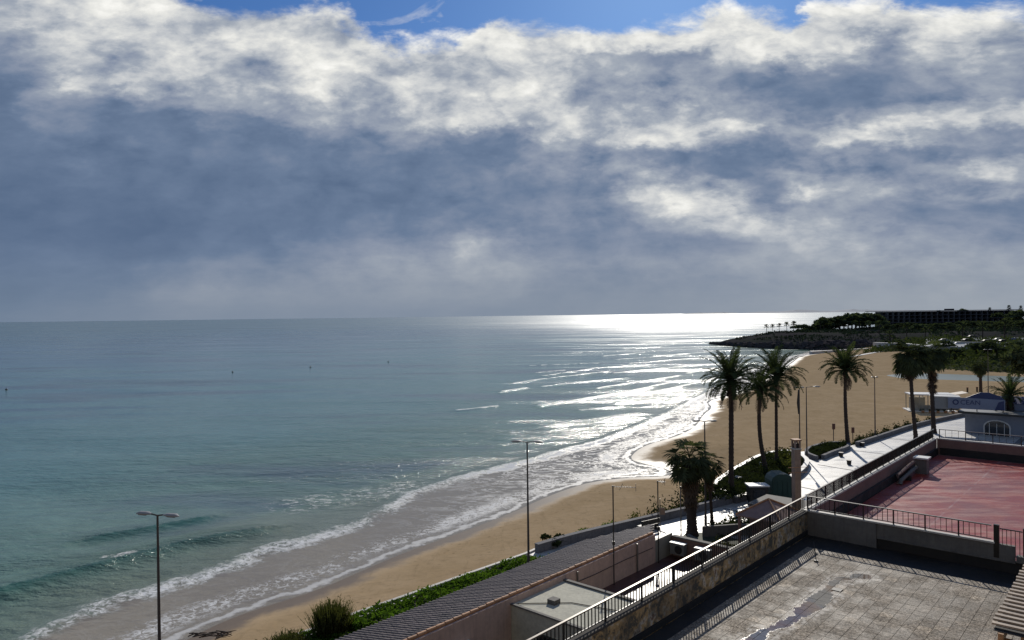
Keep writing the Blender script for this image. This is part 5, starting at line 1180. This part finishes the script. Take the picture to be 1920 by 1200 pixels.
WD = ['first', 'second', 'third', 'fourth', 'fifth', 'sixth', 'seventh', 'eighth', 'ninth', 'tenth', 'eleventh', 'twelfth', 'thirteenth', 'fourteenth', 'fifteenth', 'sixteenth']
for i, (px, Y, s, wd_) in enumerate(far):
    pw_ = place_words(px, i); cnt[pw_] = cnt.get(pw_, -1)+1
    tree_at(px, Y, s, '%s tree from left in the %s' % (WD[cnt[pw_]], pw_), wide=wd_, seed=i)
tree_at(1806, 640, 7.6, 'round tree standing above the hotel roof', seed=2, zoff=3); tree_at(1759, 650, 6.6, 'tiny tree tip just above the hotel roof', seed=1, zoff=2.4)
for px, Y, s, lab in ((1892,640,7.0,'tall spiked conifer above the right end of the hotel'), (1914,640,6.6,'spiked conifer at the right edge above the hotel'), (1856,640,6.2,'smaller flat topped conifer right of the hotel middle')): tree_at(px, Y, s, lab, 'conifer', wide=1.6)
for i, (px, Y, s) in enumerate(((1872,560,6.6),(1842,600,5.6),(1905,560,7.4),(1925,520,8.6))): tree_at(px, Y, s, ['bulky dark tree hiding the right end of the hotel','dark tree against the right part of the hotel','dark tree at the far right before the hotel','large tree cut off by the right edge'][i], seed=i, wide=1.3)
for i, (px, Y, s, lab) in enumerate(((1750,230,3.4,'dark tree behind the twin palms'),(1790,225,3.0,'rounded dark tree on the bank behind the lagoon'),(1830,235,3.2,'middle dark tree on the lagoon bank'),(1868,215,3.8,'wide dark tree on the bank above the restaurant'),(1905,205,4.4,'large dark tree at the right edge above the lagoon'),(1770,275,3.2,'dark tree left of the car park'),(1660,330,2.6,'small tree beside the white beach path'),(1690,310,2.8,'small tree right of the white beach path'))): tree_at(px, Y, s, lab, seed=i, wide=1.4)
o = tree_at(1926, 150, 7.2, 'tall tree with hanging leaves entering at the right edge', seed=3, wide=.8); 
# far palms: a few that can be told apart
fp = thing('palm_tree', 'leftmost small palm on the tip of the headland', 'palm tree', (0, 0, 0), 0, 'small palms on the far shore')
M['farpalm'] = M['fartree']
b = MB()
rd = random.Random(5)
for k in range(46):
    a = k*2.4; el = rd.uniform(-.5, 1.3); L_ = 1.7; p0 = Vector((0, 0, 0)); d = Vector((math.cos(a)*math.cos(el), math.sin(a)*math.cos(el), math.sin(el))); q = Vector((-math.sin(a), math.cos(a), 0))*.16
    m_ = d*.6*L_; e = d*L_+Vector((0, 0, -.28)); b.add([p0, m_+q, e, m_-q], [(0, 1, 2, 3)])
b.v = [(x, y, z+3.3) for x, y, z in b.v]; b.build('crown', M['farpalm'], fp); MB().tube([(0, 0, -.5), (.05, 0, 2), (0, 0, 3.4)], [.16, .12, .10], 7).build('trunk', M['trunk'], fp)
fpl = [(1437,405,1.15,'leftmost small palm on the tip of the headland'),(1448,408,1.1,'second small palm on the tip of the headland'),(1461,404,1.15,'third small palm on the headland tip, right of a gap'),(1475,412,1.25,'taller small palm at the start of the headland grove'),(1488,416,1.35,'small palm whose head sticks out of the headland grove'),(1538,440,1.75,'tallest small palm above the middle of the grove'),(1603,430,1.4,'small palm right of the headland grove against the glare'),(1628,420,1.4,'small palm between the grove and the hotel'),(1648,380,1.6,'slender palm in front of the left end of the hotel'),(1668,330,1.7,'thin trunked palm left of the twin palms'),(1700,360,1.6,'small palm seen over the twin palms'),(1735,340,1.6,'small palm beside the white car park'),(1805,330,1.9,'dark palm standing before the bright car park'),(1842,330,1.9,'palm in the middle of the bright car park'),(1884,320,2.2,'dark palm at the right part of the car park')]
for i, (px, Y, s, lab) in enumerate(fpl):
    x = (px-960)/FPX*Y; z = ground_z(x, Y)
    if i == 0: fp.location = (x, Y, z); fp.scale = (s,)*3
    else: dup(fp, (x, Y, z), random.uniform(0, 6), lab, sc=s)
# cars in the car park
def make_car(label, x, y, z, rz, m):
    c = thing('parked_car', label, 'car', (x, y, z), rz, 'cars in the far car park')
    prof = [(-2.1,.35),(-2.1,.85),(-1.3,.95),(-.8,1.42),(.75,1.45),(1.35,.98),(2.1,.85),(2.15,.35)]; n = len(prof)
    MB().add([(a, -.85, b_) for a, b_ in prof]+[(a, .85, b_) for a, b_ in prof], [tuple(range(n))[::-1], tuple(range(n, 2*n))]+[(i, (i+1) % n, n+(i+1) % n, n+i) for i in range(n)]).build('body', m, c)
    MB().bb(-.75, .8, -.862, .862, 1.0, 1.36).build('windows', M['glass'], c)
    for a in (-1.3, 1.3):
        for s in (-.8, .8): MB().tube([(a, s-.1, .32), (a, s+.1, .32)], .32, 12).build('wheel', M['darkmetal'], c)
    return c
cm = [M['white'], M['darkmetal'], mat('blue_car', (0.03, 0.05, 0.16), 0.3), M['lamphead']]
for i, (px, py, c, lab) in enumerate(((1770,641,3,'grey car at the left of the far car park'),(1812,641,1,'dark car beside the palm in the car park'),(1822,634,1,'black car in the back row of the car park'),(1850,643,1,'long dark car in the middle of the car park'),(1872,640,0,'white car right of the middle of the car park'),(1880,643,1,'black car in front of the white one'),(1900,640,2,'blue van like car at the right of the car park'),(1838,632,0,'small white car in the back row'),(1797,645,0,'white car parked alone below the car park'))):
    q = PX(px, py, 2.3); make_car(lab, q[0], q[1], 2.3 if i < 8 else ground_z(q[0], q[1]), random.uniform(-.3, .3) if i != 6 else 1.2, cm[c])

# beach kiosk
q = PX(1743, 770, -1.05); kz = -1.05
bk = thing('beach_kiosk', 'open beach bar with flat white canopy and posts on the sand', 'kiosk', (q[0], q[1], kz), -0.25)
MB().bb(-3.4, 3.4, -1.6, 1.8, 2.75, 2.95).build('canopy', M['white'], bk); MB().bb(-3.7, 3.7, -1.8, 2.0, 0, 0.18).build('deck', M['white'], bk)
MB().bb(-3.3, 2.0, -1.4, -1.2, 0.18, 1.1).build('counter', M['cream'], bk); MB().bb(-2.8, -0.5, 0.6, 1.4, 0.18, 2.2).build('bar_cabinet', M['cream'], bk)
MB().box((4.4, 0.2, 3.0), (2.2, 2.8, 0.08), ry=-0.18).build('awning', M['slat'], bk)
for a in np.linspace(-3.2, 3.2, 6):
    MB().bb(a-.06, a+.06, -1.5, -1.38, .182, 2.748).build('post', M['cream'], bk); MB().bb(a-.06, a+.06, 1.6, 1.72, .182, 2.748).build('post', M['cream'], bk)
PW = ['leftmost', 'second', 'third', 'fourth', 'fifth', 'rightmost']
for i in range(6):
    x_ = q[0]-2.6+i*1.1; c = thing('planter', '%s green potted plant in the row before the beach bar' % PW[i], 'planter', (x_, q[1]-2.6+0.25*i*-1, kz), group='plant pots in front of the beach bar')
    MB().tube([(0,0,0),(0,0,.4)], [.2,.28], 10).build('pot', M['orange'], c); put('foliage', CR[i % 4], c, (0, 0, .15), sc=.42)
# restaurant
rs = uv_thing('restaurant', 'white single storey restaurant with arched opening and flat roof at right', 'building', 75, 7.3, 0)
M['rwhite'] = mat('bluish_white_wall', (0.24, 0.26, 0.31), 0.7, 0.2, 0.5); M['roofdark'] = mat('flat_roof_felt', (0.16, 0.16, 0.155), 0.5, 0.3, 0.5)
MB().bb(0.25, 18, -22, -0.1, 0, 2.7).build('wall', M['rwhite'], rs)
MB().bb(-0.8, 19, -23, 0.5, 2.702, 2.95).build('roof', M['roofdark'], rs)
MB().bb(-0.86, -0.80, -23, 0.5, 2.68, 2.9).build('fascia', M['darkmetal'], rs)
def arch_poly(w_, h, n=12):
    P = [(-w_/2, 0), (w_/2, 0)]
    return P+[(w_/2*math.cos(a), h-w_*.3+w_*.3*math.sin(a)) for a in [math.pi*i/n for i in range(n+1)]]
for i, c in enumerate((-3.6, -9.0, -14.5)):
    P = arch_poly(2.9, 2.0); n = len(P)
    MB().add([(0.20, c+a, b_) for a, b_ in P]+[(0.248, c+a, b_) for a, b_ in P], [tuple(range(n)), tuple(range(n, 2*n))[::-1]]+[(k, n+k, n+(k+1) % n, (k+1) % n) for k in range(n)]).build('arch_frame', M['white'], rs)
    P = arch_poly(2.6, 1.85); MB().add([(0.14, c+a, b_) for a, b_ in P]+[(0.198, c+a, b_) for a, b_ in P], [tuple(range(n)), tuple(range(n, 2*n))[::-1]]+[(k, n+k, n+(k+1) % n, (k+1) % n) for k in range(n)]).build('window', M['glass'], rs)
    for k in range(3): MB().bb(0.10, 0.138, c-.8+k*.8-.03, c-.8+k*.8+.03, 0.02, 1.55).build('mullion', M['white'], rs)
sg = thing('roof_sign', 'blue and grey sign board with curved top on the restaurant roof', 'sign', (PX(1832, 772, 2.95)[0], PX(1832, 772, 2.95)[1], 2.95), -0.45)
M['signgrey'] = mat('sign_grey', (0.20, 0.23, 0.32), 0.5, 0.15, 1); M['signblue'] = mat('sign_blue', (0.02, 0.035, 0.12), 0.5, 0.2, 1)
def extr(P, y0, y1):
    n = len(P); return MB().add([(a, y0, b_) for a, b_ in P]+[(a, y1, b_) for a, b_ in P], [tuple(range(n)), tuple(range(n, 2*n))[::-1]]+[(i, n+i, n+(i+1) % n, (i+1) % n) for i in range(n)])
extr([(-3.2,.35),(3.0,.25),(3.0,1.6),(-1.2,1.75),(-3.2,1.7)], -.06, .06).build('board', M['signgrey'], sg)
extr([(-1.2,1.752),(3.0,1.602),(2.4,2.1),(1.3,2.5),(.4,2.5),(-.5,2.1)], -.06, .06).build('crest', M['signblue'], sg)
extr([(1.9,.3),(2.9,.3),(2.9,1.5),(2.3,1.3)], -.09, -.062).build('blue_panel', M['signblue'], sg)
MB().tube([(-2.35, -.09, 1.15), (-2.35, -.062, 1.15)], .36, 20).build('emblem', M['signblue'], sg); MB().tube([(-2.35, -.12, 1.15), (-2.35, -.091, 1.15)], .2, 20).build('emblem_centre', M['signgrey'], sg)
tc = bpy.data.curves.new('lettering', 'FONT'); tc.body = 'CEAN'; tc.size = .85; tc.extrude = .012; to = bpy.data.objects.new('lettering', tc)
COL.objects.link(to); dg = bpy.context.evaluated_depsgraph_get(); me = bpy.data.meshes.new_from_object(to.evaluated_get(dg)); bpy.data.objects.remove(to)
me.materials.clear(); me.materials.append(M['signblue']); put('lettering', me, sg, (-1.85, -.075, .88), (math.pi/2, 0, 0))
for a in (-2.8, 0, 2.8): MB().bb(a-.05, a+.05, .062, .16, 0, 1.7).build('strut', M['darkmetal'], sg)
wt = thing('water_tank', 'pale boxy roof unit at the left end of the restaurant sign', 'roof unit', (PX(1806, 770, 2.95)[0]-1.5, PX(1806, 770, 2.95)[1]+1.5, 2.95), -0.45)
MB().bb(-1.6, 1.6, -.8, .8, .15, 1.7).build('casing', mat('grey_casing', (0.28, 0.29, 0.30), 0.5), wt); MB().bb(-1.7, 1.7, -.9, .9, 1.702, 1.8).build('top_panel', M['white'], wt); MB().bb(-1.5, 1.5, -.7, .7, 0, .148).build('plinth', M['darkmetal'], wt)
aw = thing('awning', 'blue awning at the right edge beside the roof sign', 'awning', (PX(1905, 768, 2.95)[0], PX(1905, 768, 2.95)[1], 2.95), -0.45)
MB().box((0, 0, 1.2), (3.4, 2.2, .1), rx=.35).build('canvas', mat('blue_canvas', (0.025, 0.04, 0.16), .6), aw); MB().bb(-1.7, 1.7, -1.05, -.95, 0, .8).build('frame', M['signgrey'], aw)
for px_, py_, lab in ((1814,736,'left one of two brown posts standing on the sand'), (1832,735,'right one of two brown posts on the sand, nearer the palm')):
    q = PX(px_, py_, -1.05); r = thing('beach_post', lab, 'post', (q[0], q[1], -1.1), group='posts on the beach'); MB().bb(-.12, .12, -.12, .12, 0, 1.1).build('post', M['stem'], r); MB().bb(-.16, .16, -.16, .16, 1.1, 1.18).build('cap', M['orange'], r)
# faint coast on the horizon
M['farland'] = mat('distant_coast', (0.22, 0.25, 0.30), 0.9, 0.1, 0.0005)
def coast(x0, x1, Y, h, seed):
    b = MB(); n = 60; vs = []
    for i in range(n+1):
        t = i/n; x = x0+(x1-x0)*t; hh = h*math.sin(math.pi*t)**.5*(.55+.6*mnoise.noise(Vector((t*7+seed, 0, 0)))+.25*mnoise.noise(Vector((t*30, seed, 0))))
        vs += [(x, Y, SEA_Z-20), (x, Y+900, max(hh, 0)+SEA_Z), (x, Y+5000, SEA_Z-20)]
    b.add(vs, [(3*i, 3*i+3, 3*i+4, 3*i+1) for i in range(n)]+[(3*i+1, 3*i+4, 3*i+5, 3*i+2) for i in range(n)])
    o = b.build('hills', M['farland']); tag(o, kind='structure')
coast(7500, 14500, 24000, 130, 1); coast(6300, 8200, 24500, 90, 4)
